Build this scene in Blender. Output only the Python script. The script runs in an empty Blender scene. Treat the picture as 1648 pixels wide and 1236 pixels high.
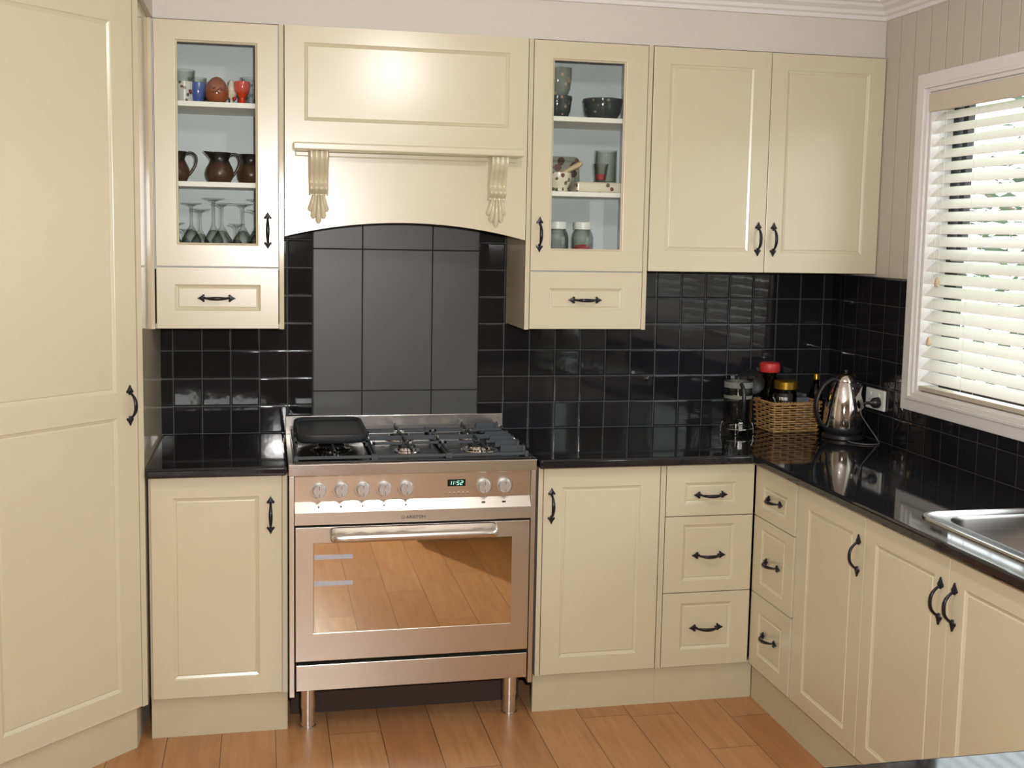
import bpy, bmesh, math, random
from math import pi, sin, cos, radians, sqrt, atan2
from mathutils import Vector, Matrix
random.seed(7)
scene = bpy.context.scene
COL = scene.collection

# ------------------------------------------------------------------ helpers
def link(name, me, mat=None, parent=None, loc=(0, 0, 0), rot=(0, 0, 0)):
    o = bpy.data.objects.new(name, me)
    COL.objects.link(o)
    o.location = loc
    o.rotation_euler = rot
    if parent is not None:
        o.parent = parent
    if mat is not None:
        mats = mat if isinstance(mat, (list, tuple)) else [mat]
        for m in mats:
            me.materials.append(m)
    return o

def build(name, bm, mat, parent=None, loc=(0, 0, 0), rot=(0, 0, 0), smooth=None, bevel=0.0, seg=2):
    """one bmesh -> one mesh object. smooth = crease angle in degrees"""
    bmesh.ops.remove_doubles(bm, verts=bm.verts, dist=1e-5)
    bmesh.ops.recalc_face_normals(bm, faces=bm.faces)
    if smooth:
        for f in bm.faces:
            f.smooth = True
        a = radians(smooth)
        for e in bm.edges:
            if len(e.link_faces) == 2 and e.calc_face_angle(0) > a:
                e.smooth = False
    me = bpy.data.meshes.new(name)
    bm.to_mesh(me)
    bm.free()
    o = link(name, me, mat, parent, loc, rot)
    if bevel:
        m = o.modifiers.new('edge', 'BEVEL')
        m.width = bevel
        m.segments = seg
        m.limit_method = 'ANGLE'
        m.angle_limit = radians(40)
        m.harden_normals = False
    return o

def empty(name, loc=(0, 0, 0), rz=0.0):
    o = bpy.data.objects.new(name, None)
    o.empty_display_size = 0.05
    COL.objects.link(o)
    o.location = loc
    o.rotation_euler = (0, 0, rz)
    return o

def tag(o, label=None, cat=None, group=None, kind=None):
    if label:
        o['label'] = label
    if cat:
        o['category'] = cat
    if group:
        o['group'] = group
    if kind:
        o['kind'] = kind
    return o

def structure(o, label=None):
    o['kind'] = 'structure'
    if label:
        o['label'] = label
    return o

def box(bm, x0, x1, y0, y1, z0, z1, mi=0):
    v = [bm.verts.new((x, y, z)) for z in (z0, z1) for y in (y0, y1) for x in (x0, x1)]
    for q in ((0, 2, 3, 1), (4, 5, 7, 6), (0, 1, 5, 4), (2, 6, 7, 3), (0, 4, 6, 2), (1, 3, 7, 5)):
        f = bm.faces.new([v[i] for i in q])
        f.material_index = mi
    return v

def boxm(bm, M, x0, x1, y0, y1, z0, z1):
    for v in box(bm, x0, x1, y0, y1, z0, z1):
        v.co = M @ v.co

def lathe(bm, prof, n=32, M=None, mi=0):
    """prof = list of (r, z)"""
    rings = []
    for r, z in prof:
        if r < 1e-6:
            rings.append([bm.verts.new((0, 0, z))])
        else:
            rings.append([bm.verts.new((r * cos(2 * pi * k / n), r * sin(2 * pi * k / n), z)) for k in range(n)])
    for a, b in zip(rings, rings[1:]):
        for k in range(n):
            k2 = (k + 1) % n
            if len(a) == 1 and len(b) == 1:
                continue
            if len(a) == 1:
                f = bm.faces.new((a[0], b[k2], b[k]))
            elif len(b) == 1:
                f = bm.faces.new((a[k], a[k2], b[0]))
            else:
                f = bm.faces.new((a[k], a[k2], b[k2], b[k]))
            f.material_index = mi
    if M is not None:
        for r in rings:
            for v in r:
                v.co = M @ v.co
    return rings

def tube(bm, pts, r, n=10, closed=False, flat=None, cap=True):
    """sweep a circle (or ellipse flat=(a,b) with fixed up) along pts; r scalar or list"""
    pts = [Vector(p) for p in pts]
    N = len(pts)
    rr = r if isinstance(r, (list, tuple)) else [r] * N
    rings = []
    prevn = None
    for i, p in enumerate(pts):
        if closed:
            t = pts[(i + 1) % N] - pts[i - 1]
        else:
            t = pts[min(i + 1, N - 1)] - pts[max(i - 1, 0)]
        t.normalize()
        if prevn is None:
            ref = Vector((0, 0, 1)) if abs(t.z) < 0.9 else Vector((1, 0, 0))
            nn = t.cross(ref).normalized()
        else:
            nn = (prevn - t * prevn.dot(t)).normalized()
        prevn = nn
        bb = t.cross(nn)
        ra = rr[i]
        ea, eb = (ra, ra) if not isinstance(ra, tuple) else ra
        rings.append([bm.verts.new(p + nn * ea * cos(2 * pi * k / n) + bb * eb * sin(2 * pi * k / n)) for k in range(n)])
    for i in range(N if closed else N - 1):
        a, b = rings[i], rings[(i + 1) % N]
        for k in range(n):
            bm.faces.new((a[k], a[(k + 1) % n], b[(k + 1) % n], b[k]))
    if cap and not closed:
        bm.faces.new(rings[0])
        bm.faces.new(rings[-1])

def cells(bm, A, B, inc, c0, c1, f):
    """solid slab made of grid cells; f(a,b,c)->xyz. inc(i,j)->bool"""
    V = {}
    def v(i, j, k):
        key = (i, j, k)
        if key not in V:
            V[key] = bm.verts.new(f(A[i], B[j], (c0, c1)[k]))
        return V[key]
    nA, nB = len(A) - 1, len(B) - 1
    I = lambda i, j: 0 <= i < nA and 0 <= j < nB and inc(i, j)
    for i in range(nA):
        for j in range(nB):
            if not I(i, j):
                continue
            for k in (0, 1):
                bm.faces.new((v(i, j, k), v(i + 1, j, k), v(i + 1, j + 1, k), v(i, j + 1, k)))
            for (di, dj, p, q) in ((-1, 0, (i, j), (i, j + 1)), (1, 0, (i + 1, j), (i + 1, j + 1)),
                                   (0, -1, (i, j), (i + 1, j)), (0, 1, (i, j + 1), (i + 1, j + 1))):
                if not I(i + di, j + dj):
                    bm.faces.new((v(*p, 0), v(*q, 0), v(*q, 1), v(*p, 1)))

def prism(bm, poly, z0, z1):
    a = [bm.verts.new((x, y, z0)) for x, y in poly]
    b = [bm.verts.new((x, y, z1)) for x, y in poly]
    bm.faces.new(a)
    bm.faces.new(b)
    n = len(poly)
    for i in range(n):
        bm.faces.new((a[i], a[(i + 1) % n], b[(i + 1) % n], b[i]))

def xprism(bm, poly, x0, x1):
    """poly in (y,z) extruded along x"""
    a = [bm.verts.new((x0, y, z)) for y, z in poly]
    b = [bm.verts.new((x1, y, z)) for y, z in poly]
    bm.faces.new(a)
    bm.faces.new(b)
    n = len(poly)
    for i in range(n):
        bm.faces.new((a[i], a[(i + 1) % n], b[(i + 1) % n], b[i]))

def quad(bm, *p):
    bm.faces.new([bm.verts.new(q) for q in p])

def copy_tree(o, parent=None):
    c = o.copy()
    COL.objects.link(c)
    c.parent = parent
    for ch in [x for x in bpy.data.objects if x.parent == o]:
        copy_tree(ch, c)
    return c

# ------------------------------------------------------------------ materials
def new_mat(name):
    m = bpy.data.materials.new(name)
    m.use_nodes = True
    return m, m.node_tree, m.node_tree.nodes['Principled BSDF']

def N(nt, t, **kw):
    n = nt.nodes.new(t)
    for k, v in kw.items():
        setattr(n, k, v)
    return n

def math_n(nt, op, a, b=None, c=None):
    n = nt.nodes.new('ShaderNodeMath')
    n.operation = op
    for i, x in enumerate((a, b, c)):
        if x is None:
            continue
        if isinstance(x, (int, float)):
            n.inputs[i].default_value = x
        else:
            nt.links.new(x, n.inputs[i])
    return n.outputs[0]

def noise(nt, scale, detail=3, vec=None, rough=0.5):
    n = nt.nodes.new('ShaderNodeTexNoise')
    n.inputs['Scale'].default_value = scale
    n.inputs['Detail'].default_value = detail
    n.inputs['Roughness'].default_value = rough
    if vec is not None:
        nt.links.new(vec, n.inputs['Vector'])
    return n

def coords(nt):
    return nt.nodes.new('ShaderNodeTexCoord')

def geo_pos(nt):
    return nt.nodes.new('ShaderNodeNewGeometry').outputs['Position']

def mix_col(nt, fac, a, b):
    n = nt.nodes.new('ShaderNodeMix')
    n.data_type = 'RGBA'
    if isinstance(fac, (int, float)):
        n.inputs[0].default_value = fac
    else:
        nt.links.new(fac, n.inputs[0])
    for i, x in ((6, a), (7, b)):
        if isinstance(x, tuple):
            n.inputs[i].default_value = (*x, 1) if len(x) == 3 else x
        else:
            nt.links.new(x, n.inputs[i])
    return n.outputs[2]

def bump(nt, h, strength=0.2, dist=0.002, normal=None):
    b = nt.nodes.new('ShaderNodeBump')
    b.inputs['Strength'].default_value = strength
    b.inputs['Distance'].default_value = dist
    nt.links.new(h, b.inputs['Height'])
    if normal is not None:
        nt.links.new(normal, b.inputs['Normal'])
    return b.outputs[0]

def S(r, g, b):
    """sRGB 0-255 to linear"""
    return tuple(((c / 255) / 12.92 if c / 255 <= 0.04045 else (((c / 255) + 0.055) / 1.055) ** 2.4) for c in (r, g, b))

def simple(name, col, rough=0.5, metal=0.0, coat=0.0, nscale=0, namt=0.06, spec=None, bumps=0):
    m, nt, p = new_mat(name)
    p.inputs['Roughness'].default_value = rough
    p.inputs['Metallic'].default_value = metal
    p.inputs['Coat Weight'].default_value = coat
    p.inputs['Coat Roughness'].default_value = 0.24 if coat == 1.0 else 0.05
    if spec is not None:
        p.inputs['Specular IOR Level'].default_value = spec
    if nscale:
        tc = coords(nt)
        n = noise(nt, nscale, 3, tc.outputs['Object'])
        d = tuple(max(0, c * (1 - namt)) for c in col)
        u = tuple(min(1, c * (1 + namt)) for c in col)
        nt.links.new(mix_col(nt, n.outputs[0], d, u), p.inputs['Base Color'])
        if bumps:
            nt.links.new(bump(nt, n.outputs[0], bumps, 0.001), p.inputs['Normal'])
    else:
        p.inputs['Base Color'].default_value = (*col, 1)
    return m

CREAM = S(205, 196, 168)
M = {}
M['cream'] = simple('cream_satin_paint', CREAM, 0.32, coat=1.0, nscale=9, namt=0.02, spec=0.5)
M['cream_gloss'] = simple('cream_gloss_panel', S(202, 193, 166), 0.12, nscale=9, namt=0.02)
M['kick'] = simple('cream_kickboard', S(196, 186, 158), 0.45, nscale=12, namt=0.04)
M['inner'] = simple('pale_melamine', S(206, 210, 210), 0.4, nscale=12, namt=0.02)
M['shelf_white'] = simple('white_shelf_board', S(240, 238, 228), 0.4, nscale=12, namt=0.02)
M['iron'] = simple('black_wrought_iron', (0.012, 0.012, 0.014), 0.32, metal=0.3, nscale=300, namt=0.5, bumps=0.35)
M['wall_back'] = simple('offwhite_plaster', S(204, 200, 190), 0.7, nscale=40, namt=0.02)
M['rear_paint'] = simple('tan_rear_wall_paint', S(150, 136, 116), 0.7, nscale=40, namt=0.03)
M['ceiling'] = simple('ceiling_paint', S(232, 225, 222), 0.8, nscale=30, namt=0.02)
M['trim'] = simple('white_gloss_trim', S(222, 220, 218), 0.3, nscale=20, namt=0.02)
M['enamel'] = simple('black_enamel', (0.012, 0.013, 0.014), 0.18, coat=0.3, nscale=60, namt=0.2)
M['castiron'] = simple('grey_cast_iron', S(62, 66, 70), 0.5, metal=0.2, nscale=250, namt=0.25, bumps=0.3)
M['chrome'] = simple('polished_chrome', (0.82, 0.80, 0.78), 0.06, metal=1.0, nscale=8, namt=0.03)
M['black_plastic'] = simple('black_plastic', (0.015, 0.015, 0.017), 0.35, nscale=80, namt=0.1)
M['white_plastic'] = simple('white_plastic', S(226, 228, 222), 0.35, nscale=30, namt=0.02)
M['dark_void'] = simple('dark_gap_panel', (0.01, 0.01, 0.01), 0.8, nscale=20, namt=0.1)
M['gold'] = simple('gold_lid_metal', S(176, 138, 52), 0.28, metal=0.85, nscale=60, namt=0.08)
M['red_lid'] = simple('red_plastic_lid', S(190, 50, 52), 0.45, nscale=60, namt=0.08)
M['brown_egg'] = simple('brown_glazed_clay', S(150, 84, 52), 0.15, nscale=30, namt=0.35)
M['blue_glaze'] = simple('blue_glaze', S(72, 92, 160), 0.15, nscale=60, namt=0.2)
M['orange_glaze'] = simple('orange_red_glaze', S(205, 62, 30), 0.15, nscale=60, namt=0.1)
M['cream_china'] = simple('cream_china', S(225, 215, 190), 0.25, nscale=60, namt=0.05)
M['wood_light'] = simple('pale_turned_wood', S(200, 180, 145), 0.5, nscale=80, namt=0.12)
M['screen'] = simple('black_display_glass', (0.008, 0.012, 0.01), 0.1, nscale=50, namt=0.1)
M['logo'] = simple('dark_printed_ink', (0.03, 0.03, 0.03), 0.5, nscale=50, namt=0.1)
M['grass'] = simple('lawn_grass', S(105, 130, 70), 0.9, nscale=3, namt=0.3)
M['bark'] = simple('tree_bark', S(110, 95, 80), 0.9, nscale=20, namt=0.3, bumps=0.5)
M['alu_dark'] = simple('dark_window_aluminium', (0.012, 0.012, 0.014), 0.4, metal=0.2, nscale=60, namt=0.1)

# pottery: dark top over brown body
m, nt, p = new_mat('brown_stoneware_glaze')
tc = coords(nt); sx = N(nt, 'ShaderNodeSeparateXYZ'); nt.links.new(tc.outputs['Object'], sx.inputs[0])
n1 = noise(nt, 45, 4, tc.outputs['Object'])
f = math_n(nt, 'MULTIPLY_ADD', n1.outputs[0], 0.012, sx.outputs['Z'])
st = N(nt, 'ShaderNodeMapRange'); nt.links.new(f, st.inputs[0])
st.inputs['From Min'].default_value = 0.066; st.inputs['From Max'].default_value = 0.080
body = mix_col(nt, n1.outputs[0], S(40, 28, 22), S(98, 66, 48))
nt.links.new(mix_col(nt, st.outputs[0], body, S(26, 22, 20)), p.inputs['Base Color'])
p.inputs['Roughness'].default_value = 0.3
nt.links.new(bump(nt, n1.outputs[0], 0.3, 0.001), p.inputs['Normal'])
M['pottery'] = m

# brushed steel
def steel(name, col, rough, axis='X'):
    m, nt, p = new_mat(name)
    p.inputs['Metallic'].default_value = 1.0
    tc = coords(nt)
    mp = N(nt, 'ShaderNodeMapping')
    mp.inputs['Scale'].default_value = (3, 300, 300) if axis == 'X' else (300, 300, 3)
    nt.links.new(tc.outputs['Object'], mp.inputs[0])
    n = noise(nt, 2.0, 4, mp.outputs[0])
    n2 = noise(nt, 7.0, 3, tc.outputs['Object'])
    c = mix_col(nt, n2.outputs[0], tuple(x * 0.93 for x in col), tuple(min(1, x * 1.04) for x in col))
    nt.links.new(c, p.inputs['Base Color'])
    r = N(nt, 'ShaderNodeMapRange'); nt.links.new(n.outputs[0], r.inputs[0])
    r.inputs['To Min'].default_value = rough * 0.8; r.inputs['To Max'].default_value = rough * 1.25
    nt.links.new(r.outputs[0], p.inputs['Roughness'])
    nt.links.new(bump(nt, n.outputs[0], 0.05, 0.0005), p.inputs['Normal'])
    return m
M['steel'] = steel('brushed_stainless', (0.80, 0.76, 0.68), 0.30)
M['steel_bright'] = steel('satin_stainless', (0.80, 0.76, 0.72), 0.22)
M['knob'] = simple('pale_satin_knob', S(205, 203, 200), 0.32, metal=0.55, nscale=90, namt=0.03)
M['sink_steel'] = steel('sink_stainless', (0.50, 0.485, 0.47), 0.22)

# glossy wall tiles: world-space grid
def tiles(name, px, pz, offx, offz, axis, col, grout, rough, gw=0.0022, tilt=0.012, wavy=0.25):
    m, nt, p = new_mat(name)
    pos = geo_pos(nt)
    sx = N(nt, 'ShaderNodeSeparateXYZ'); nt.links.new(pos, sx.inputs[0])
    a = sx.outputs[axis]
    u = math_n(nt, 'DIVIDE', math_n(nt, 'SUBTRACT', a, offx), px)
    v = math_n(nt, 'DIVIDE', math_n(nt, 'SUBTRACT', sx.outputs['Z'], offz), pz)
    fu, fv = math_n(nt, 'FRACT', u), math_n(nt, 'FRACT', v)
    du = math_n(nt, 'MULTIPLY', math_n(nt, 'MINIMUM', fu, math_n(nt, 'SUBTRACT', 1.0, fu)), px)
    dv = math_n(nt, 'MULTIPLY', math_n(nt, 'MINIMUM', fv, math_n(nt, 'SUBTRACT', 1.0, fv)), pz)
    d = math_n(nt, 'MINIMUM', du, dv)
    g = math_n(nt, 'LESS_THAN', d, gw * 0.5)
    r = N(nt, 'ShaderNodeMapRange'); r.interpolation_type = 'SMOOTHSTEP'
    nt.links.new(d, r.inputs[0]); r.inputs['From Min'].default_value = gw * 0.3; r.inputs['From Max'].default_value = 0.006
    cid = N(nt, 'ShaderNodeCombineXYZ')
    nt.links.new(math_n(nt, 'FLOOR', u), cid.inputs[0]); nt.links.new(math_n(nt, 'FLOOR', v), cid.inputs[1])
    wn = N(nt, 'ShaderNodeTexWhiteNoise'); wn.noise_dimensions = '3D'; nt.links.new(cid.outputs[0], wn.inputs['Vector'])
    sc = N(nt, 'ShaderNodeSeparateColor'); nt.links.new(wn.outputs['Color'], sc.inputs[0])
    # slope of every tile
    tu = math_n(nt, 'MULTIPLY', math_n(nt, 'SUBTRACT', sc.outputs[0], 0.5), math_n(nt, 'MULTIPLY', fu, px))
    tv = math_n(nt, 'MULTIPLY', math_n(nt, 'SUBTRACT', sc.outputs[1], 0.5), math_n(nt, 'MULTIPLY', fv, pz))
    slope = math_n(nt, 'MULTIPLY', math_n(nt, 'ADD', tu, tv), tilt * 2)
    nz = noise(nt, 16, 2, pos)
    h = math_n(nt, 'ADD', math_n(nt, 'MULTIPLY', r.outputs[0], 0.0010), slope)
    h = math_n(nt, 'ADD', h, math_n(nt, 'MULTIPLY', nz.outputs[0], 0.001 * wavy))
    b = N(nt, 'ShaderNodeBump'); b.inputs['Strength'].default_value = 1.0; b.inputs['Distance'].default_value = 1.0
    nt.links.new(h, b.inputs['Height']); nt.links.new(b.outputs[0], p.inputs['Normal'])
    tcol = mix_col(nt, sc.outputs[2], tuple(c * 0.8 for c in col), tuple(c * 1.25 for c in col))
    nt.links.new(mix_col(nt, g, tcol, grout), p.inputs['Base Color'])
    nt.links.new(math_n(nt, 'MULTIPLY_ADD', g, 0.6, rough), p.inputs['Roughness'])
    p.inputs['Specular IOR Level'].default_value = 0.38
    return m
TP = 0.103
M['tile_x'] = tiles('black_gloss_tiles', TP, TP, 0.834, 0.91, 'X', (0.012, 0.012, 0.014), S(84, 88, 92), 0.045)
M['tile_y'] = tiles('black_gloss_tiles_side', TP, TP, 0.0, 0.91, 'Y', (0.012, 0.012, 0.014), S(62, 64, 66), 0.045)
M['panel_tile'] = simple('charcoal_matt_tile', S(62, 64, 65), 0.40, nscale=50, namt=0.12, bumps=0.08)
M['dark_grout'] = simple('dark_grout', S(30, 30, 32), 0.8, nscale=80, namt=0.1)

# VJ board wall
m, nt, p = new_mat('taupe_vj_boards')
pos = geo_pos(nt); sx = N(nt, 'ShaderNodeSeparateXYZ'); nt.links.new(pos, sx.inputs[0])
fr = math_n(nt, 'FRACT', math_n(nt, 'DIVIDE', math_n(nt, 'ADD', sx.outputs['Y'], 0.02), 0.0985))
dd = math_n(nt, 'MULTIPLY', math_n(nt, 'MINIMUM', fr, math_n(nt, 'SUBTRACT', 1.0, fr)), 0.0985)
rg = N(nt, 'ShaderNodeMapRange'); nt.links.new(dd, rg.inputs[0]); rg.inputs['From Max'].default_value = 0.004
nt.links.new(bump(nt, rg.outputs[0], 0.7, 0.003), p.inputs['Normal'])
nz = noise(nt, 30, 3, pos)
nt.links.new(mix_col(nt, nz.outputs[0], S(188, 182, 168), S(193, 187, 173)), p.inputs['Base Color'])
p.inputs['Roughness'].default_value = 0.5
M['vj'] = m

# floor
m, nt, p = new_mat('timber_plank_floor')
pos = geo_pos(nt); sx = N(nt, 'ShaderNodeSeparateXYZ'); nt.links.new(pos, sx.inputs[0])
PW = 0.1735
u = math_n(nt, 'DIVIDE', math_n(nt, 'SUBTRACT', sx.outputs['X'], -0.39), PW)
iu = math_n(nt, 'FLOOR', u); fu = math_n(nt, 'FRACT', u)
w1 = N(nt, 'ShaderNodeTexWhiteNoise'); w1.noise_dimensions = '1D'; nt.links.new(iu, w1.inputs['W'])
v = math_n(nt, 'ADD', math_n(nt, 'DIVIDE', sx.outputs['Y'], 1.15), math_n(nt, 'MULTIPLY', w1.outputs['Value'], 7.0))
iv = math_n(nt, 'FLOOR', v); fv = math_n(nt, 'FRACT', v)
cid = N(nt, 'ShaderNodeCombineXYZ'); nt.links.new(iu, cid.inputs[0]); nt.links.new(iv, cid.inputs[1])
w2 = N(nt, 'ShaderNodeTexWhiteNoise'); nt.links.new(cid.outputs[0], w2.inputs['Vector'])
du = math_n(nt, 'MULTIPLY', math_n(nt, 'MINIMUM', fu, math_n(nt, 'SUBTRACT', 1.0, fu)), PW)
dv = math_n(nt, 'MULTIPLY', math_n(nt, 'MINIMUM', fv, math_n(nt, 'SUBTRACT', 1.0, fv)), 1.15)
gap = math_n(nt, 'LESS_THAN', math_n(nt, 'MINIMUM', du, dv), 0.0011)
cv = N(nt, 'ShaderNodeVectorMath'); cv.operation = 'MULTIPLY_ADD'
nt.links.new(w2.outputs['Color'], cv.inputs[0]); cv.inputs[1].default_value = (9, 9, 9)
mp = N(nt, 'ShaderNodeMapping'); mp.inputs['Scale'].default_value = (26, 2.2, 1); nt.links.new(pos, mp.inputs[0])
nt.links.new(mp.outputs[0], cv.inputs[2])
g1 = noise(nt, 1.6, 6, cv.outputs[0], 0.65)
g2 = noise(nt, 9, 4, pos, 0.6)
c1 = mix_col(nt, w2.outputs['Value'], S(184, 132, 88), S(212, 164, 112))
c2 = mix_col(nt, math_n(nt, 'MULTIPLY', g1.outputs[0], 1.0), c1, S(128, 82, 52))
c3 = mix_col(nt, math_n(nt, 'MULTIPLY', g2.outputs[0], 0.35), c2, S(190, 140, 92))
nt.links.new(mix_col(nt, gap, c3, S(60, 36, 24)), p.inputs['Base Color'])
p.inputs['Roughness'].default_value = 0.33
p.inputs['Specular IOR Level'].default_value = 0.45
nt.links.new(bump(nt, math_n(nt, 'SUBTRACT', g1.outputs[0], math_n(nt, 'MULTIPLY', gap, 2.0)), 0.12, 0.001), p.inputs['Normal'])
M['floor'] = m

# stone
m, nt, p = new_mat('black_polished_stone')
pos = geo_pos(nt)
vo = N(nt, 'ShaderNodeTexVoronoi'); vo.inputs['Scale'].default_value = 260; nt.links.new(pos, vo.inputs['Vector'])
lt = math_n(nt, 'LESS_THAN', vo.outputs['Distance'], 0.16)
n1 = noise(nt, 300, 2, pos)
base = mix_col(nt, n1.outputs[0], (0.006, 0.006, 0.007), (0.018, 0.018, 0.02))
w3 = N(nt, 'ShaderNodeTexWhiteNoise'); nt.links.new(vo.outputs['Position'], w3.inputs['Vector'])
fl = math_n(nt, 'MULTIPLY', lt, math_n(nt, 'GREATER_THAN', w3.outputs['Value'], 0.93))
nt.links.new(mix_col(nt, math_n(nt, 'MULTIPLY', fl, 0.35), base, S(130, 135, 140)), p.inputs['Base Color'])
p.inputs['Roughness'].default_value = 0.05
M['stone'] = m

# wicker
m, nt, p = new_mat('wicker_cane')
tc = coords(nt)
n1 = noise(nt, 60, 4, tc.outputs['Object'])
nt.links.new(mix_col(nt, n1.outputs[0], S(104, 70, 38), S(208, 166, 108)), p.inputs['Base Color'])
p.inputs['Roughness'].default_value = 0.5
M['wicker'] = m

# thin clear glass
def glass(name, tint=(0.96, 0.98, 0.97), edge=(0.35, 0.38, 0.38), rough=0.02, ior=1.45, k=1.0, pw=1.6):
    m = bpy.data.materials.new(name); m.use_nodes = True
    nt = m.node_tree; nt.nodes.clear()
    out = N(nt, 'ShaderNodeOutputMaterial')
    lw = N(nt, 'ShaderNodeLayerWeight'); lw.inputs['Blend'].default_value = 0.35
    fr = N(nt, 'ShaderNodeFresnel'); fr.inputs['IOR'].default_value = ior
    f = math_n(nt, 'POWER', lw.outputs['Facing'], pw)
    tr = N(nt, 'ShaderNodeBsdfTransparent'); nt.links.new(mix_col(nt, f, tint, edge), tr.inputs[0])
    gl = N(nt, 'ShaderNodeBsdfGlossy'); gl.inputs['Roughness'].default_value = rough
    mx = N(nt, 'ShaderNodeMixShader')
    ge = N(nt, 'ShaderNodeNewGeometry')   # only the outer face of the pane mirrors
    fk = math_n(nt, 'MULTIPLY', math_n(nt, 'MULTIPLY', fr.outputs[0], k), math_n(nt, 'SUBTRACT', 1.0, ge.outputs['Backfacing']))
    nt.links.new(math_n(nt, 'MINIMUM', fk, 1.0), mx.inputs[0])
    nt.links.new(tr.outputs[0], mx.inputs[1]); nt.links.new(gl.outputs[0], mx.inputs[2])
    nt.links.new(mx.outputs[0], out.inputs[0])
    return m
M['pane'] = glass('window_pane_glass', (0.97, 0.985, 0.98), (0.9, 0.93, 0.92))
M['glassware'] = glass('clear_glassware', (0.955, 0.965, 0.95), (0.42, 0.45, 0.42), k=1.8, pw=1.0)
M['smoky'] = glass('smoky_glass', (0.42, 0.47, 0.46), (0.10, 0.12, 0.12), k=1.2)

# oven door mirror glass
m = bpy.data.materials.new('mirrored_oven_glass'); m.use_nodes = True
nt = m.node_tree; nt.nodes.clear()
out = N(nt, 'ShaderNodeOutputMaterial')
tr = N(nt, 'ShaderNodeBsdfTransparent'); tr.inputs[0].default_value = (0.55, 0.5, 0.45, 1)
gl = N(nt, 'ShaderNodeBsdfGlossy'); gl.inputs['Roughness'].default_value = 0.02
tcn = coords(nt); nzz = noise(nt, 5, 2, tcn.outputs['Object'])
nt.links.new(mix_col(nt, nzz.outputs[0], (0.95, 0.90, 0.74), (1.0, 0.95, 0.80)), gl.inputs['Color'])
mx = N(nt, 'ShaderNodeMixShader'); mx.inputs[0].default_value = 0.86
nt.links.new(tr.outputs[0], mx.inputs[1]); nt.links.new(gl.outputs[0], mx.inputs[2]); nt.links.new(mx.outputs[0], out.inputs[0])
M['oven_glass'] = m

def emit(name, col, s):
    m = bpy.data.materials.new(name); m.use_nodes = True
    nt = m.node_tree; p = nt.nodes['Principled BSDF']
    p.inputs['Base Color'].default_value = (*col, 1)
    p.inputs['Emission Color'].default_value = (*col, 1)
    p.inputs['Emission Strength'].default_value = s
    return m
M['led'] = emit('green_led_digits', (0.45, 1.0, 0.82), 2.0)

# slats: white, letting light through
def translucent(name, col, fac, rough=0.5):
    m = bpy.data.materials.new(name); m.use_nodes = True
    nt = m.node_tree; nt.nodes.clear()
    out = N(nt, 'ShaderNodeOutputMaterial')
    tcn = coords(nt); nzz = noise(nt, 12, 2, tcn.outputs['Object'])
    c = mix_col(nt, nzz.outputs[0], tuple(x * .97 for x in col), col)
    d = N(nt, 'ShaderNodeBsdfDiffuse'); t = N(nt, 'ShaderNodeBsdfTranslucent')
    nt.links.new(c, d.inputs[0]); nt.links.new(c, t.inputs[0])
    mx = N(nt, 'ShaderNodeMixShader'); mx.inputs[0].default_value = fac
    nt.links.new(d.outputs[0], mx.inputs[1]); nt.links.new(t.outputs[0], mx.inputs[2])
    nt.links.new(mx.outputs[0], out.inputs[0])
    return m
M['slat'] = translucent('white_blind_slat', (0.95, 0.93, 0.905), 0.48)
M['leaf'] = translucent('green_leaf', S(84, 98, 78), 0.3)
M['band'] = translucent('pale_printed_band', S(170, 172, 165), 0.5)
M['rear_fabric'] = translucent('tan_added_blind', S(140, 126, 104), 0.12)
M['film'] = glass('crinkled_cellophane', (0.9, 0.85, 0.8), (0.5, 0.45, 0.4), rough=0.15, k=2.0)

# floral pottery / patterned glass
def dotted(name, basec, cols, scale, thr=0.33, rough=0.25, trans=None):
    m, nt, p = new_mat(name)
    tc = coords(nt)
    vo = N(nt, 'ShaderNodeTexVoronoi'); vo.inputs['Scale'].default_value = scale
    nt.links.new(tc.outputs['Object'], vo.inputs['Vector'])
    n = noise(nt, scale * 2, 2, tc.outputs['Object'])
    d = math_n(nt, 'ADD', vo.outputs['Distance'], math_n(nt, 'MULTIPLY', n.outputs[0], 0.2))
    lt = math_n(nt, 'LESS_THAN', d, thr)
    w = N(nt, 'ShaderNodeTexWhiteNoise'); nt.links.new(vo.outputs['Position'], w.inputs['Vector'])
    dc = mix_col(nt, w.outputs['Value'], cols[0], cols[1])
    nt.links.new(mix_col(nt, lt, basec, dc), p.inputs['Base Color'])
    p.inputs['Roughness'].default_value = rough
    if trans:
        p.inputs['Alpha'].default_value = trans
    return m
M['floral'] = dotted('floral_glaze', S(222, 214, 190), (S(96, 110, 80), S(120, 60, 60)), 42, 0.42)
M['floral_tray'] = dotted('floral_tray', S(150, 152, 138), (S(70, 60, 55), S(120, 90, 84)), 26, 0.5)
M['painted_mug'] = dotted('painted_mug', S(205, 205, 196), (S(150, 30, 40), S(60, 84, 60)), 50, 0.42)
M['smoky_flower'] = dotted('smoky_flowered_glass', S(52, 60, 60), (S(170, 120, 118), S(110, 120, 100)), 34, 0.30, 0.08)

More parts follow.
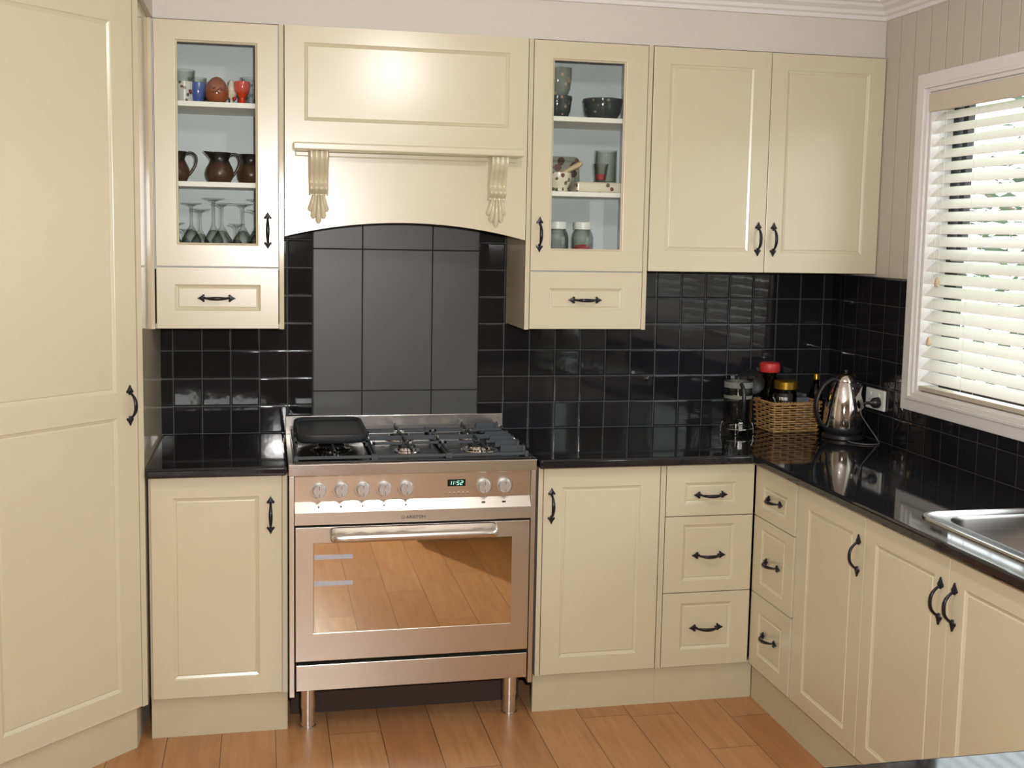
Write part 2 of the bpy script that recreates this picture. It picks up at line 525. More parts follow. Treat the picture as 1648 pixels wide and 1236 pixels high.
# ------------------------------------------------------------------ room shell
XL, XR, YB, ZC = -1.5, 2.218, -5.4, 2.56
def P_(a, b, c): return (a, b, c)
bm = bmesh.new(); box(bm, XL - .1, XR + .14, YB - .1, .12, -.08, 0)
structure(build('floor', bm, M['floor']), 'reddish brown timber plank floor')
bm = bmesh.new(); box(bm, XL - .1, XR + .14, YB - .1, .12, ZC, ZC + .08)
structure(build('ceiling', bm, M['ceiling']), 'white ceiling')
bm = bmesh.new(); box(bm, XL - .1, XR + .14, 0.006, .12, 0, ZC)
structure(build('wall_back', bm, M['wall_back']), 'back wall behind the tiles')
bm = bmesh.new(); box(bm, XL - .1, XL, YB, .006, 0, ZC)
structure(build('wall_left', bm, M['rear_paint']), 'left wall beside the pantry')
# right wall with two windows   (y, z)
WY0, WY1, WZ0, WZ1 = -0.64, -2.62, 1.125, 2.185     # kitchen window opening
VY0, VY1, VZ0, VZ1 = -3.66, -4.80, 0.95, 1.95         # second window
ys = [0.006, WY0, WY1, VY0, VY1, YB]; zs = [0, VZ0, WZ0, VZ1, WZ1, ZC]
def inc(i, j):
    if i == 1 and 2 <= j <= 3: return False
    if i == 3 and 1 <= j <= 2: return False
    return True
bm = bmesh.new(); cells(bm, ys, zs, inc, XR, XR + .14, lambda a, b, c: (c, a, b))
structure(build('wall_right', bm, M['vj']), 'taupe vertical board wall around the window')
# rear wall with glass door opening
DX0, DX1, DZ = -1.00, -0.04, 2.08
bm = bmesh.new(); cells(bm, [XL - .1, DX0, DX1, XR + .14], [0, DZ, ZC], lambda i, j: not (i == 1 and j == 0), YB - .1, YB, lambda a, b, c: (a, c, b))
structure(build('wall_rear', bm, M['rear_paint']), 'wall behind the photographer')
# bulkhead over the upper cupboards and the pantry
K = Vector((-0.445, -0.628)); LP = 0.611
K2 = K - Vector((cos(pi / 4), sin(pi / 4))) * LP
bm = bmesh.new()
prism(bm, [(XR, 0.006), (XR, -.31), (-.43, -.31), (-.43, -.60), (K2.x + .01, K2.y + .02), (XL, K2.y + .02), (XL, 0.006)], 2.352, ZC)
structure(build('wall_bulkhead', bm, M['wall_back'], bevel=.001), 'off white bulkhead above the cupboards')
# cornice
prof = [(0, 2.485), (.010, 2.487), (.013, 2.500), (.022, 2.506), (.026, 2.518), (.044, 2.530), (.050, 2.540), (.064, 2.546), (.068, 2.56), (0, 2.56)]
path = [Vector((-.43, -.60)), Vector((-.43, -.31)), Vector((XR, -.31)), Vector((XR, YB))]
bm = bmesh.new(); rings = []
for i, q in enumerate(path):
    def nrm(a, b):
        d = (b - a).normalized(); return Vector((d.y, -d.x))
    ns = []
    if i > 0: ns.append(nrm(path[i - 1], q))
    if i < len(path) - 1: ns.append(nrm(q, path[i + 1]))
    if len(ns) == 2:
        s = (ns[0] + ns[1]); off = s / (1 + ns[0].dot(ns[1]))
    else: off = ns[0]
    rings.append([bm.verts.new((q.x + off.x * d, q.y + off.y * d, z)) for d, z in prof])
for a, b in zip(rings, rings[1:]):
    for k in range(len(prof)):
        k2 = (k + 1) % len(prof); bm.faces.new((a[k], a[k2], b[k2], b[k]))
bm.faces.new(rings[0]); bm.faces.new(rings[-1])
structure(build('trim_1', bm, M['trim'], smooth=25), 'white stepped ceiling cornice')
# splashback
bm = bmesh.new()
xs = [-.445, .099, .735, XR]; zz = [.90, 1.80]
cells(bm, xs, [.90, 1.80], lambda i, j: i != 1, -.0, .006, lambda a, b, c: (a, c, b))
box(bm, .099, .735, 0, .006, .90, .93)
structure(build('trim_2', bm, M['tile_x']), 'black gloss square tile splashback on the back wall')
bm = bmesh.new()
cells(bm, [0, -.575, -2.685, -2.75], [.90, 1.065, 1.53], lambda i, j: not (i == 1 and j == 1), XR - .006, XR, lambda a, b, c: (c, a, b))
structure(build('trim_3', bm, M['tile_y'], bevel=.0015), 'black gloss square tile splashback under the window')
# charcoal feature tiles behind the cooker: each panel raised on dark grout
bm = bmesh.new()
box(bm, .099, .735, .003, .006, .93, 1.80)
g = .0022
for xa, xb in ((.099, .287), (.287, .552), (.552, .735)):
    for za, zb in ((.93, 1.065), (1.065, 1.600), (1.600, 1.80)):
        gx0 = .006 if xa == .099 else g; gx1 = .004 if xb == .735 else g
        box(bm, xa + gx0, xb - gx1, -.0012, .004, za + g, zb - g, 1)
structure(build('trim_4', bm, [M['dark_grout'], M['panel_tile']], bevel=.0006), 'charcoal matt feature tiles behind the cooker')

# ------------------------------------------------------------------ doors, handles
def make_handle_mesh():
    bm = bmesh.new()
    # local: along z, front is -y, plate lies on y=0
    out = [(0, .064), (.0045, .0555), (.009, .0485), (.0125, .0455), (.0130, .0415), (.0105, .0385), (.0072, .0400), (.0060, .0430), (.0042, .0400), (.0042, .0330)]
    full = out + [(-x, z) for x, z in reversed(out[1:])]
    for sg in (1, -1):
        a = [bm.verts.new((x, 0, z * sg)) for x, z in full]
        b = [bm.verts.new((x * .86, -.0045, z * sg * 0.995 + .0002 * sg)) for x, z in full]
        n = len(full)
        c = bm.verts.new((0, -.0075, .046 * sg))
        for i in range(n):
            j = (i + 1) % n
            bm.faces.new((a[i], a[j], b[j], b[i]))
            bm.faces.new((b[i], b[j], c))
        bm.faces.new(a)
    pts, rr = [], []
    K_ = 18
    for k in range(K_ + 1):
        t = -1 + 2 * k / K_
        z = .041 * t
        y = -.003 - .026 * (1 - abs(t) ** 2.6)
        pts.append((0, y, z))
        w = .0028 + .0036 * (1 - abs(t) ** 2)
        rr.append((w, .0035 + .0008 * (1 - t * t)))
    # order so that ellipse wide axis is x
    tube(bm, pts, rr, 10)
    bmesh.ops.recalc_face_normals(bm, faces=bm.faces)
    for f in bm.faces: f.smooth = True
    for e in bm.edges:
        if len(e.link_faces) == 2 and e.calc_face_angle(0) > radians(50): e.smooth = False
    me = bpy.data.meshes.new('handle'); bm.to_mesh(me); bm.free()
    me.materials.append(M['iron'])
    return me
HANDLE = make_handle_mesh()

def add_handle(door, x, z, horiz=False):
    o = bpy.data.objects.new('handle', HANDLE)
    COL.objects.link(o)
    o.parent = door
    o.location = (x, -.0004, z)
    if horiz:
        o.rotation_euler = (0, pi / 2, 0)
    return o

RING = [(0, 0), (.0022, .0026), (.011, .0062), (.0128, .0032)]   # (inset, depth)
def door_mesh(bm, x0, x1, z0, z1, panels=(), T=.018, glass_hole=False, bottom=None, nx=1):
    xsr = {x0, x1}; zsr = {z0, z1}
    for a, b, c, d in panels:
        xsr |= {a, b}; zsr |= {c, d}
    X = sorted(xsr); Z = sorted(zsr)
    if nx > 1:
        ext = set(X)
        for k in range(nx + 1): ext.add(x0 + (x1 - x0) * k / nx)
        X = sorted(ext)
    V = {}
    def v(i, j):
        if (i, j) not in V:
            z = Z[j]
            if j == 0 and bottom: z = bottom(X[i])
            V[(i, j)] = bm.verts.new((X[i], 0, z))
        return V[(i, j)]
    def inside(i, j):
        xm = (X[i] + X[i + 1]) / 2; zm = (Z[j] + Z[j + 1]) / 2
        return any(a < xm < b and c < zm < d for a, b, c, d in panels)
    for i in range(len(X) - 1):
        for j in range(len(Z) - 1):
            if not inside(i, j):
                bm.faces.new((v(i, j), v(i + 1, j), v(i + 1, j + 1), v(i, j + 1)))
    # rim and back
    nX, nZ = len(X) - 1, len(Z) - 1
    loop = [v(i, 0) for i in range(nX + 1)] + [v(nX, j) for j in range(1, nZ + 1)] + [v(i, nZ) for i in range(nX - 1, -1, -1)] + [v(0, j) for j in range(nZ - 1, 0, -1)]
    e = .0016
    cx, cz = (x0 + x1) / 2, (z0 + z1) / 2
    back = [bm.verts.new((q.co.x, T, q.co.z)) for q in loop]
    for i in range(len(loop)):
        j = (i + 1) % len(loop)
        bm.faces.new((loop[i], loop[j], back[j], back[i]))
    if not glass_hole:
        if bottom is None:
            bm.faces.new(back)
        else:
            for i in range(nX):   # strip back face
                quad(bm, (X[i], T, bottom(X[i])), (X[i + 1], T, bottom(X[i + 1])), (X[i + 1], T, z1), (X[i], T, z1))
    for a, b, c, d in panels:
        prof = RING if not glass_hole else [(0, 0), (.003, .004), (.007, .006), (.007, T)]
        prev = None
        for ins, dep in prof:
            cur = [bm.verts.new(p) for p in ((a + ins, dep, c + ins), (b - ins, dep, c + ins), (b - ins, dep, d - ins), (a + ins, dep, d - ins))]
            if prev:
                for k in range(4):
                    bm.faces.new((prev[k], prev[(k + 1) % 4], cur[(k + 1) % 4], cur[k]))
            prev = cur
        if not glass_hole:
            bm.faces.new(prev)
        else:
            # back ring
            bo = [bm.verts.new(p) for p in ((x0, T, z0), (x1, T, z0), (x1, T, z1), (x0, T, z1))]
            for k in range(4):
                bm.faces.new((bo[k], bo[(k + 1) % 4], prev[(k + 1) % 4], prev[k]))

def add_door(root, name, x0, x1, z0, z1, panel=None, handle=None, glass_hole=False, panels=None, label=None):
    bm = bmesh.new()
    ps = panels or ([panel] if panel else [])
    door_mesh(bm, x0, x1, z0, z1, ps, glass_hole=glass_hole)
    d = build(name, bm, M['cream'], root, bevel=.0012)
    if label: d['label'] = label
    if glass_hole:
        a, b, c, e = panel
        bm = bmesh.new(); box(bm, a + .004, b - .004, .010, .013, c + .004, e - .004)
        build('glass_pane', bm, M['pane'], d)
    if handle:
        add_handle(d, *handle)
    return d

YU, YBASE = -.329, -.599

# ---- pantry (diagonal corner cupboard)
pr = empty('pantry_cupboard', (K2.x, K2.y, 0), pi / 4)
tag(pr, 'tall cream corner pantry cupboard with two routed panels, at the far left', 'cupboard')
def to_loc(pts, origin, rz):
    R = Matrix.Rotation(-rz, 2)
    return [tuple(R @ (Vector(q) - Vector(origin))) for q in pts]
body = to_loc([(K.x, K.y), (K.x, -.002), (XL + .002, -.002), (XL + .002, K2.y), (K2.x, K2.y)], K2, pi / 4)
nb = []
body2 = [(LP, .0185), (LP + .0, .0185)] 
bm = bmesh.new()
bl = [(LP - .0005, .0), *body[1:4], (.0005, .0)]
# recess of the front between the stiles
poly = [(LP, 0), body[1], body[2], body[3], (0, 0), (.022, 0), (.022, .0195), (LP - .020, .0195), (LP - .020, 0)]
prism(bm, poly, .139, 2.350)
build('carcass', bm, M['cream_gloss'], pr)
add_door(pr, 'door', .024, LP - .0225, .141, 2.346, panels=[(.103, LP - .100, .216, 1.083), (.103, LP - .100, 1.162, 2.270)], handle=(LP - .052, 1.118))
bm = bmesh.new()
kb = to_loc([(K.x + .006, K.y + .052), (K.x + .006, -.05), (XL + .01, -.05), (XL + .01, K2.y + .03), (K2.x + .03, K2.y + .03)], K2, pi / 4)
kb[0] = (LP - .034, .022); kb[-1] = (.03, .022)
kb = [(LP - .0265, .0215), body[1], body[2], body[3], (.01, .0215)]
kb[1] = (kb[1][0] , kb[1][1])
prism(bm, kb, 0, .139)
build('kickboard', bm, M['kick'], pr)

# ---- base cabinets
def base_cab(name, label, cat, loc, rz, w, depth, group=None, panels_flush=(), xk=None, inner=None, hollow=False):
    """box carcass behind the fronts; origin at floor, front-left corner of the door plane"""
    r = empty(name, loc, rz)
    tag(r, label, cat, group)
    bm = bmesh.new()
    a, b = (0, w) if inner is None else inner
    if hollow:
        for q in ((a, a + .016, .0195, depth, .139, .878), (b - .016, b, .0195, depth, .139, .878), (a, b, .0195, depth, .139, .155), (a, b, depth - .01, depth, .139, .878), (a, b, .0195, .035, .80, .878)):
            box(bm, *q)
    else:
        box(bm, a, b, .0195, depth, .139, .878)
    for (p, q) in panels_flush:
        box(bm, p, q, 0, .0195, .139, .878)
    build('carcass', bm, M['cream_gloss'], r)
    bm = bmesh.new()
    k0, k1 = xk if xk else (a, b)
    box(bm, k0, k1, .027, .045, 0, .1385)
    build('kickboard', bm, M['kick'], r)
    return r
# left of cooker : local x = X + .443
r = base_cab('base_cupboard', 'cream single door base cupboard between the pantry and the left side of the cooker', 'cupboard', (-.443, YBASE, 0), 0, .440, .59, panels_flush=[(.425, .440)], inner=(.004, .440))
add_door(r, 'door', .012, .4215, .141, .874, (.079, .349, .204, .805), (.3865, .742))
# right of cooker
r = base_cab('base_cupboard', 'cream single door base cupboard directly right of the cooker', 'cupboard', (.839, YBASE, 0), 0, .448, .59, panels_flush=[(0, .0155), (.4400, .448)])
add_door(r, 'door', .0185, .437, .141, .874, (.086, .367, .202, .805), (.0475, .742))
# drawers on back run
r = base_cab('drawer_unit', 'cream three drawer base unit on the back wall run, beside the inner corner', 'drawer unit', (1.2875, YBASE, 0), 0, .343, .59, group='three drawer base units', panels_flush=[(0, .0095)], xk=(0, .3715))
X0 = 1.2875
for (za, zb, pa, pb, hz) in ((.690, .874, .733, .808, .764), (.413, .687, .455, .657, .546), (.141, .410, .203, .372, .281)):
    add_door(r, 'drawer', 1.3005 - X0, 1.6285 - X0, za, zb, (1.369 - X0, 1.560 - X0, pa, pb), (1.4655 - X0, hz, True))
# right run : front faces -X, local x = -Y + yo
XF = 1.633
def right_cab(name, label, cat, y0, y1, **kw):
    return base_cab(name, label, cat, (XF, y0, 0), -pi / 2, y0 - y1, XR - XF - .008, **kw)
r = right_cab('drawer_unit', 'cream three drawer base unit on the window run, beside the inner corner', 'drawer unit', -.602, -.930, group='three drawer base units', xk=(-.0265, .328))
for (za, zb, pa, pb, hz) in ((.690, .874, .730, .805, .770), (.413, .687, .455, .654, .547), (.141, .410, .196, .352, .282)):
    add_door(r, 'drawer', .002, .316, za, zb, (.068, .250, pa, pb), (.158, hz, True))
r = right_cab('base_cupboard', 'cream single door base cupboard between the window run drawers and the sink cupboard', 'cupboard', -.9315, -1.3665, panels_flush=[(0, .008)])
add_door(r, 'door', .0105, .4335, .141, .874, (.080, .362, .195, .803), (.4005, .744))
r = right_cab('sink_cupboard', 'cream double door cupboard below the sink', 'cupboard', -1.368, -2.208, hollow=True)
add_door(r, 'door', .0015, .4175, .141, .874, (.058, .352, .195, .803), (.3845, .742))
add_door(r, 'door', .4205, .8385, .141, .874, (.485, .775, .195, .803), (.4455, .745))
r = right_cab('base_cupboard', 'cream single door base cupboard nearest the camera on the window run, past the sink cupboard', 'cupboard', -2.2095, -2.66)
add_door(r, 'door', .0025, .448, .141, .874, (.068, .38, .195, .803), (.035, .744))

# ---- worktops
bm = bmesh.new(); box(bm, -.443, -.004, -.64, -.001, .8785, .91)
tag(build('worktop', bm, M['stone'], bevel=.009, seg=4), 'short black polished stone worktop left of the cooker', 'worktop')
SX0, SX1, SY0, SY1 = 1.735, 2.085, -1.555, -2.30
bm = bmesh.new()
A = [.833, 1.600, SX0 - .01, SX1 + .01, XR - .007]; B = [-2.68, SY1 - .01, SY0 + .01, -.64, -.001]
def incw(i, j):
    if i == 0: return j == 3
    if i == 2 and j == 1: return False
    return True
cells(bm, A, B, incw, .8785, .91, lambda a, b, c: (a, b, c))
tag(build('worktop', bm, M['stone'], bevel=.009, seg=4), 'L-shaped black polished stone worktop running right of the cooker and under the window', 'worktop')

# ---- sink
def rrect(x0, x1, y0, y1, r, n=8):
    pts = []
    for cx, cy, a0 in ((x1 - r, y1 - r, 0), (x0 + r, y1 - r, pi / 2), (x0 + r, y0 + r, pi), (x1 - r, y0 + r, 3 * pi / 2)):
        for k in range(n + 1):
            a = a0 + (pi / 2) * k / n
            pts.append((cx + r * cos(a), cy + r * sin(a)))
    return pts
bm = bmesh.new()
ox0, ox1, oy0, oy1 = 1.690, 2.135, -2.345, -1.503
loops = []
def ring_v(x0, x1, y0, y1, r, z): return [bm.verts.new((x, y, z)) for x, y in rrect(x0, x1, y0, y1, r)]
loops.append(ring_v(ox0, ox1, oy0, oy1, .075, .9105))
loops.append(ring_v(ox0 + .003, ox1 - .003, oy0 + .003, oy1 - .003, .073, .9155))
loops.append(ring_v(ox0 + .016, ox1 - .016, oy0 + .016, oy1 - .016, .066, .9165))
loops.append(ring_v(ox0 + .022, ox1 - .022, oy0 + .022, oy1 - .022, .062, .9135))
loops.append(ring_v(ox0 + .050, ox1 - .050, oy0 + .30, oy1 - .060, .075, .9125))
loops.append(ring_v(ox0 + .056, ox1 - .056, oy0 + .306, oy1 - .066, .072, .903))
loops.append(ring_v(ox0 + .062, ox1 - .062, oy0 + .312, oy1 - .072, .070, .80))
loops.append(ring_v(ox0 + .085, ox1 - .085, oy0 + .335, oy1 - .095, .055, .752))
loops.append(ring_v(ox0 + .150, ox1 - .150, oy0 + .42, oy1 - .18, .03, .744))
for a, b in zip(loops, loops[1:]):
    n = len(a)
    for k in range(n): bm.faces.new((a[k], a[(k + 1) % n], b[(k + 1) % n], b[k]))
bm.faces.new(loops[-1])
bmesh.ops.solidify  # (thin sheet kept single walled inside the cut-out)
sk = build('sink', bm, M['sink_steel'], smooth=50)
tag(sk, 'stainless steel inset sink with rounded corner bowl in the window worktop', 'sink')
bm = bmesh.new()
lathe(bm, [(0, .7465), (.030, .7465), (.034, .750), (.042, .750), (.045, .745)], 28, Matrix.Translation((1.912, -1.80, 0)))
build('drain', bm, M['chrome'], sk, smooth=40)
bm = bmesh.new()
for k in range(8):
    xx = 1.745 + k * .046
    tube(bm, [(xx, -2.09, .914), (xx, -2.12, .9165), (xx, -2.28, .9165), (xx, -2.31, .914)], .0035, 8)
build('drainer_ribs', bm, M['sink_steel'], sk, smooth=60)

# ------------------------------------------------------------------ upper cupboards
def glass_cab(label, x0, w, xl, xr, dx0, dx1, gx, panel_dr, hx, hdr, left_flush, right_flush):
    """x0: world left edge; hollow carcass above, drawer below"""
    r = empty('glazed_wall_cupboard', (x0, YU, 0), 0)
    tag(r, label, 'cupboard', 'glazed wall cupboards')
    f = lambda x: x - x0
    D = .326
    bm = bmesh.new()
    t = .016
    box(bm, f(xl), f(xl) + t, left_flush, D, 1.326, 2.350)
    build('side_panel', bm, M['cream_gloss'], r, bevel=.0006)
    bm = bmesh.new(); box(bm, f(xr) - t, f(xr), right_flush, D, 1.326, 2.350)
    build('side_panel', bm, M['cream_gloss'], r, bevel=.0006)
    bm = bmesh.new()
    a, b = f(xl) + t, f(xr) - t
    box(bm, a, b, .020, D, 2.334, 2.350)      # top
    box(bm, a, b, .020, D, 1.528, 1.546)      # floor of glazed part
    box(bm, a, b, .020, D, 1.327, 1.343)
    box(bm, a, b, D - .012, D, 1.343, 2.334)  # back
    box(bm, a, a + .003, .020, D - .012, 1.546, 2.334)
    box(bm, b - .003, b, .020, D - .012, 1.546, 2.334)
    build('carcass', bm, M['inner'], r)
    for z in (2.072, 1.806):
        bm = bmesh.new(); box(bm, a + .003, b - .003, .030, D - .012, z, z + .017)
        build('shelf', bm, M['shelf_white'], r, bevel=.0008)
    add_door(r, 'door', f(dx0), f(dx1), 1.5385, 2.347, (f(gx[0]), f(gx[1]), gx[2], gx[3]), (f(hx[0]), hx[1]), glass_hole=True)
    add_door(r, 'drawer', f(dx0), f(dx1), 1.328, 1.5345, (f(panel_dr[0]), f(panel_dr[1]), panel_dr[2], panel_dr[3]), (f(hdr[0]), hdr[1], True))
    return r
ca = glass_cab('glazed cream wall cupboard left of the cooker canopy, holding mugs, jugs and stemware', -.449, .44, -.449, -.0075, -.4275, -.0265,
          (-.360, -.094, 1.611, 2.285), (-.368, -.087, 1.389, 1.477), (-.0615, 1.663), (-.232, 1.4315), 0, 0)
cb = glass_cab('glazed cream wall cupboard right of the cooker canopy, holding smoky bowls and jars', .839, .45, .839, 1.2955, .8575, 1.2775,
          (.926, 1.198, 1.611, 2.287), (.930, 1.204, 1.396, 1.475), (.8890, 1.667), (1.064, 1.4335), 0, 0)
# filler between pantry and left cupboard
# double door cupboard
r = empty('wall_cupboard', (1.2965, YU, 0), 0)
tag(r, 'cream double door wall cupboard in the right corner above the kettle', 'cupboard')
bm = bmesh.new(); box(bm, 0, .918, .0195, .326, 1.541, 2.350)
build('carcass', bm, M['cream_gloss'], r)
f = lambda x: x - 1.2965
add_door(r, 'door', f(1.3000), f(1.7535), 1.541, 2.347, (f(1.362), f(1.689), 1.617, 2.288), (f(1.7255), 1.665))
add_door(r, 'door', f(1.7565), f(2.2135), 1.541, 2.347, (f(1.820), f(2.150), 1.614, 2.287), (f(1.7875), 1.664))

# ---- canopy (hood surround)
hc = empty('cooker_canopy', (0, YU, 0), 0)
tag(hc, 'cream arched cooker canopy with mantel shelf and two carved corbels', 'range hood')
bm = bmesh.new()
hx0, hx1 = -.0045, .8365
def arch(x):
    t = (x - .4155) / .4205
    return 1.698 - .051 * t * t - .002 * t ** 4
door_mesh(bm, hx0, hx1, 1.60, 2.350, [(.061, .769, 2.036, 2.296)], bottom=arch, nx=36)
build('front_panel', bm, M['cream'], hc)
# mantel shelf
def rbox(bm, x0, x1, y0, y1, z0, z1): return box(bm, x0, x1, y0, y1, z0, z1)
bm = bmesh.new(); box(bm, .021, .806, -.105, -.0005, 1.932, 1.957)
build('mantel_shelf', bm, M['cream'], hc, bevel=.005, seg=3)
bm = bmesh.new(); box(bm, .030, .797, -.020, -.0005, 1.916, 1.932)
build('shelf_moulding', bm, M['cream'], hc, bevel=.003, seg=2)
def corbel(xc):
    bm = bmesh.new()
    W = .035
    zt, zb = 1.9315, 1.785
    nz, nxx = 30, 33
    grid = []
    for j in range(nz + 1):
        t = j / nz
        z = zt + (zb - zt) * t
        # depth profile: bulge at the top, waist, ball at the bottom
        if t < .12: D = .076
        elif t < .72:
            s = (t - .12) / .60; D = .076 - .048 * (s * s * (3 - 2 * s))
        elif t < .95:
            s = (t - .72) / .23; D = .028 + .021 * sin(pi * s)
        else: D = .024
        wj = W * (1 - .06 * t)
        amp = .006
        row = []
        for i in range(nxx):
            s = -1 + 2 * i / (nxx - 1)
            lobe = abs(sin((s + 1) * pi * 2)) ** .7 if True else 0
            edge = min(1, (1 - abs(s)) * 6)
            y = -(D - .006 + amp * lobe) * (0.55 + .45 * edge)
            row.append(bm.verts.new((xc + wj * s, y, z)))
        grid.append(row)
    for a, b in zip(grid, grid[1:]):
        for i in range(nxx - 1): bm.faces.new((a[i], a[i + 1], b[i + 1], b[i]))
    # sides, top and bottom against the board
    for side in (0, -1):
        col = [g[side] for g in grid]
        bk = [bm.verts.new((v.co.x, -.0004, v.co.z)) for v in col]
        for k in range(len(col) - 1): bm.faces.new((col[k], col[k + 1], bk[k + 1], bk[k]))
    for row in (grid[0], grid[-1]):
        bk = [bm.verts.new((v.co.x, -.0004, v.co.z)) for v in row]
        for k in range(len(row) - 1): bm.faces.new((row[k], row[k + 1], bk[k + 1], bk[k]))
    # leaf: five fanned petals
    for a, L in ((-13, .060), (13, .060), (-7, .084), (7, .084), (0, .100)):
        ar = radians(a)
        seg = 10
        prev = None
        for k in range(seg + 1):
            t = k / seg
            w = .0050 + .0052 * t ** .8 * (1.15 if t < .85 else 1.0)
            if k == seg: w = .0035
            cx = xc + sin(ar) * L * t + (a / 13) * .0150; cz = zb + .004 - cos(ar) * L * t
            dep = .020 - .009 * t + .007 * sin(pi * t)
            ring = []
            for q in range(9):
                th = pi * q / 8
                dx = -cos(th) * w
                ring.append(bm.verts.new((cx + dx * cos(ar), -.0004 - dep * (sin(th) ** .8 if q not in (0, 8) else 0), cz + dx * sin(ar))))
            if prev:
                for q in range(8): bm.faces.new((prev[q], prev[q + 1], ring[q + 1], ring[q]))
            else: bm.faces.new(ring)
            prev = ring
        bm.faces.new(prev)
    return bm
for xc in (.108, .7275):
    build('corbel', corbel(xc), M['cream'], hc, smooth=50)
# extractor insert and its liner behind the arch
bm = bmesh.new(); box(bm, .0, .832, .0195, .323, 1.760, 1.800)
box(bm, .0, .832, .0195, .323, 2.10, 2.35)
build('extractor', bm, M['steel'], hc)
for k in range(2):
    bm = bmesh.new()
    xa = .12 + k * .31
    box(bm, xa, xa + .28, .07, .27, 1.752, 1.7595)
    build('grease_filter', bm, M['sink_steel'], hc, bevel=.002)

# ------------------------------------------------------------------ cooker
ck = empty('range_cooker', (0, 0, 0), 0)
tag(ck, 'freestanding stainless steel range cooker with mirrored oven door and gas hob', 'cooker')
FY = -.6236; SWD = .826
bm = bmesh.new()
box(bm, .002, .0185, FY + .001, -.045, .128, .872)
build('side_panel', bm, M['steel'], ck, bevel=.0015)
bm = bmesh.new(); box(bm, .8085, .824, FY + .001, -.045, .128, .872)
build('side_panel', bm, M['steel'], ck, bevel=.0015)
bm = bmesh.new()
cells(bm, [.0185, .070, .757, .8085], [.150, .33, .66, .872], lambda i, j: not (i == 1 and j == 1), -.585, -.07, lambda a, b, c: (a, c, b))
box(bm, .070, .757, -.08, -.07, .33, .66)
build('body', bm, M['dark_void'], ck)
bm = bmesh.new()
xprism(bm, [(FY, .9095), (FY, .874), (FY + .010, .868), (FY + .018, .783), (FY - .003, .750), (FY - .003, .7095), (-.585, .7095), (-.585, .9095)], .0195, .8075)
build('control_fascia', bm, M['steel'], ck, bevel=.0012)
bm = bmesh.new(); 
box(bm, 0, .826, FY - .0012, FY + .02, .873, .9100)
box(bm, 0, .826, FY + .02, -.040, .900, .9100)
build('hob_rim', bm, M['steel_bright'], ck, bevel=.0015)
bm = bmesh.new(); box(bm, .016, .810, FY + .022, -.052, .9101, .9155)
build('hob_plate', bm, M['enamel'], ck, bevel=.003)
bm = bmesh.new(); box(bm, .002, .826, -.030, -.012, .9101, .9745); box(bm, .002, .826, -.044, -.030, .9101, .916)
build('backguard', bm, M['steel_bright'], ck, bevel=.0012)
# knobs
def fascia_y(z): return FY + .010 + .008 * (.868 - z) / .085
for k, x in enumerate((.099, .171, .242, .313, .385, .647, .717)):
    y0 = fascia_y(.822)
    bm = bmesh.new()
    R = Matrix.Translation((x, y0, .8225)) @ Matrix.Rotation(radians(90 + 4), 4, 'X')
    lathe(bm, [(0, 0), (.0235, 0), (.0235, .003), (.0215, .004), (.0205, .020), (.0185, .0225), (0, .0225)], 32, R)
    boxm(bm, R @ Matrix.Rotation(radians(0), 4, 'Z'), -.0042, .0042, -.0195, .0195, .018, .0275)
    kb_ = build('knob', bm, M['knob'], ck, smooth=35)
    bm = bmesh.new()
    boxm(bm, R, -.0007, .0007, -.0195 + .001, -.006, .02755, .0278)
    boxm(bm, R, -.0007, .0007, .008, .0192, .02755, .0278)
    build('pointer_mark', bm, M['logo'], kb_)
    bm = bmesh.new()   # printed dots around the knob
    Rm = Matrix.Translation((x, y0, .8225)) @ Matrix.Rotation(radians(94), 4, 'X')
    pr1 = None
    for q in range(13):
        aa = radians(180 + q * 6.5) if k < 5 else radians(-40 + q * 8)
        cur = [bm.verts.new(Rm @ Vector((r_ * cos(aa), -r_ * sin(aa) * -1, .0003))) for r_ in (.0290, .0298)]
        if pr1: bm.faces.new((pr1[0], pr1[1], cur[1], cur[0]))
        pr1 = cur
    build('dial_marking', bm, M['logo'], ck)
    bm = bmesh.new()
    sx_ = .0022 if k < 5 else .006
    boxm(bm, Matrix.Translation((x - .002, FY + .0065, .767)), -sx_, sx_, -.0012, .0006, -.003, .003)
    build('dial_symbol', bm, M['logo'], ck)
# display
bm = bmesh.new(); yd = fascia_y(.835)
box(bm, .5225, .5835, yd - .0035, yd + .004, .8235, .8465)
dsp = build('clock_display', bm, M['screen'], ck, bevel=.001)
SEG = {'1': 'bc', '5': 'afgcd', '2': 'abged'}
def segs(bm, ch, x, z, w, h, y, t=.0013, sl=.18):
    P = {'a': (0, h, w, h), 'g': (0, h / 2, w, h / 2), 'd': (0, 0, w, 0), 'f': (0, h / 2, 0, h), 'b': (w, h / 2, w, h), 'e': (0, 0, 0, h / 2), 'c': (w, 0, w, h / 2)}
    for s in SEG[ch]:
        a, b, c, d = P[s]
        hz = b == d
        if hz: pts = [(a, b - t / 2), (c, d - t / 2), (c, d + t / 2), (a, b + t / 2)]
        else: pts = [(a - t / 2, b), (a + t / 2, b), (a + t / 2, d), (a - t / 2, d)]
        quad(bm, *[(x + px + pz * sl, y, z + pz) for px, pz in pts])
bm = bmesh.new()
for ch, x in (('1', .5265), ('1', .5345), ('5', .5530), ('2', .5650)):
    segs(bm, ch, x, .8285, .0075, .0125, yd - .0042)
for zz_ in (.8335, .8385): box(bm, .5485, .5497, yd - .0043, yd - .0041, zz_, zz_ + .0014)
build('clock_digits', bm, M['led'], dsp)
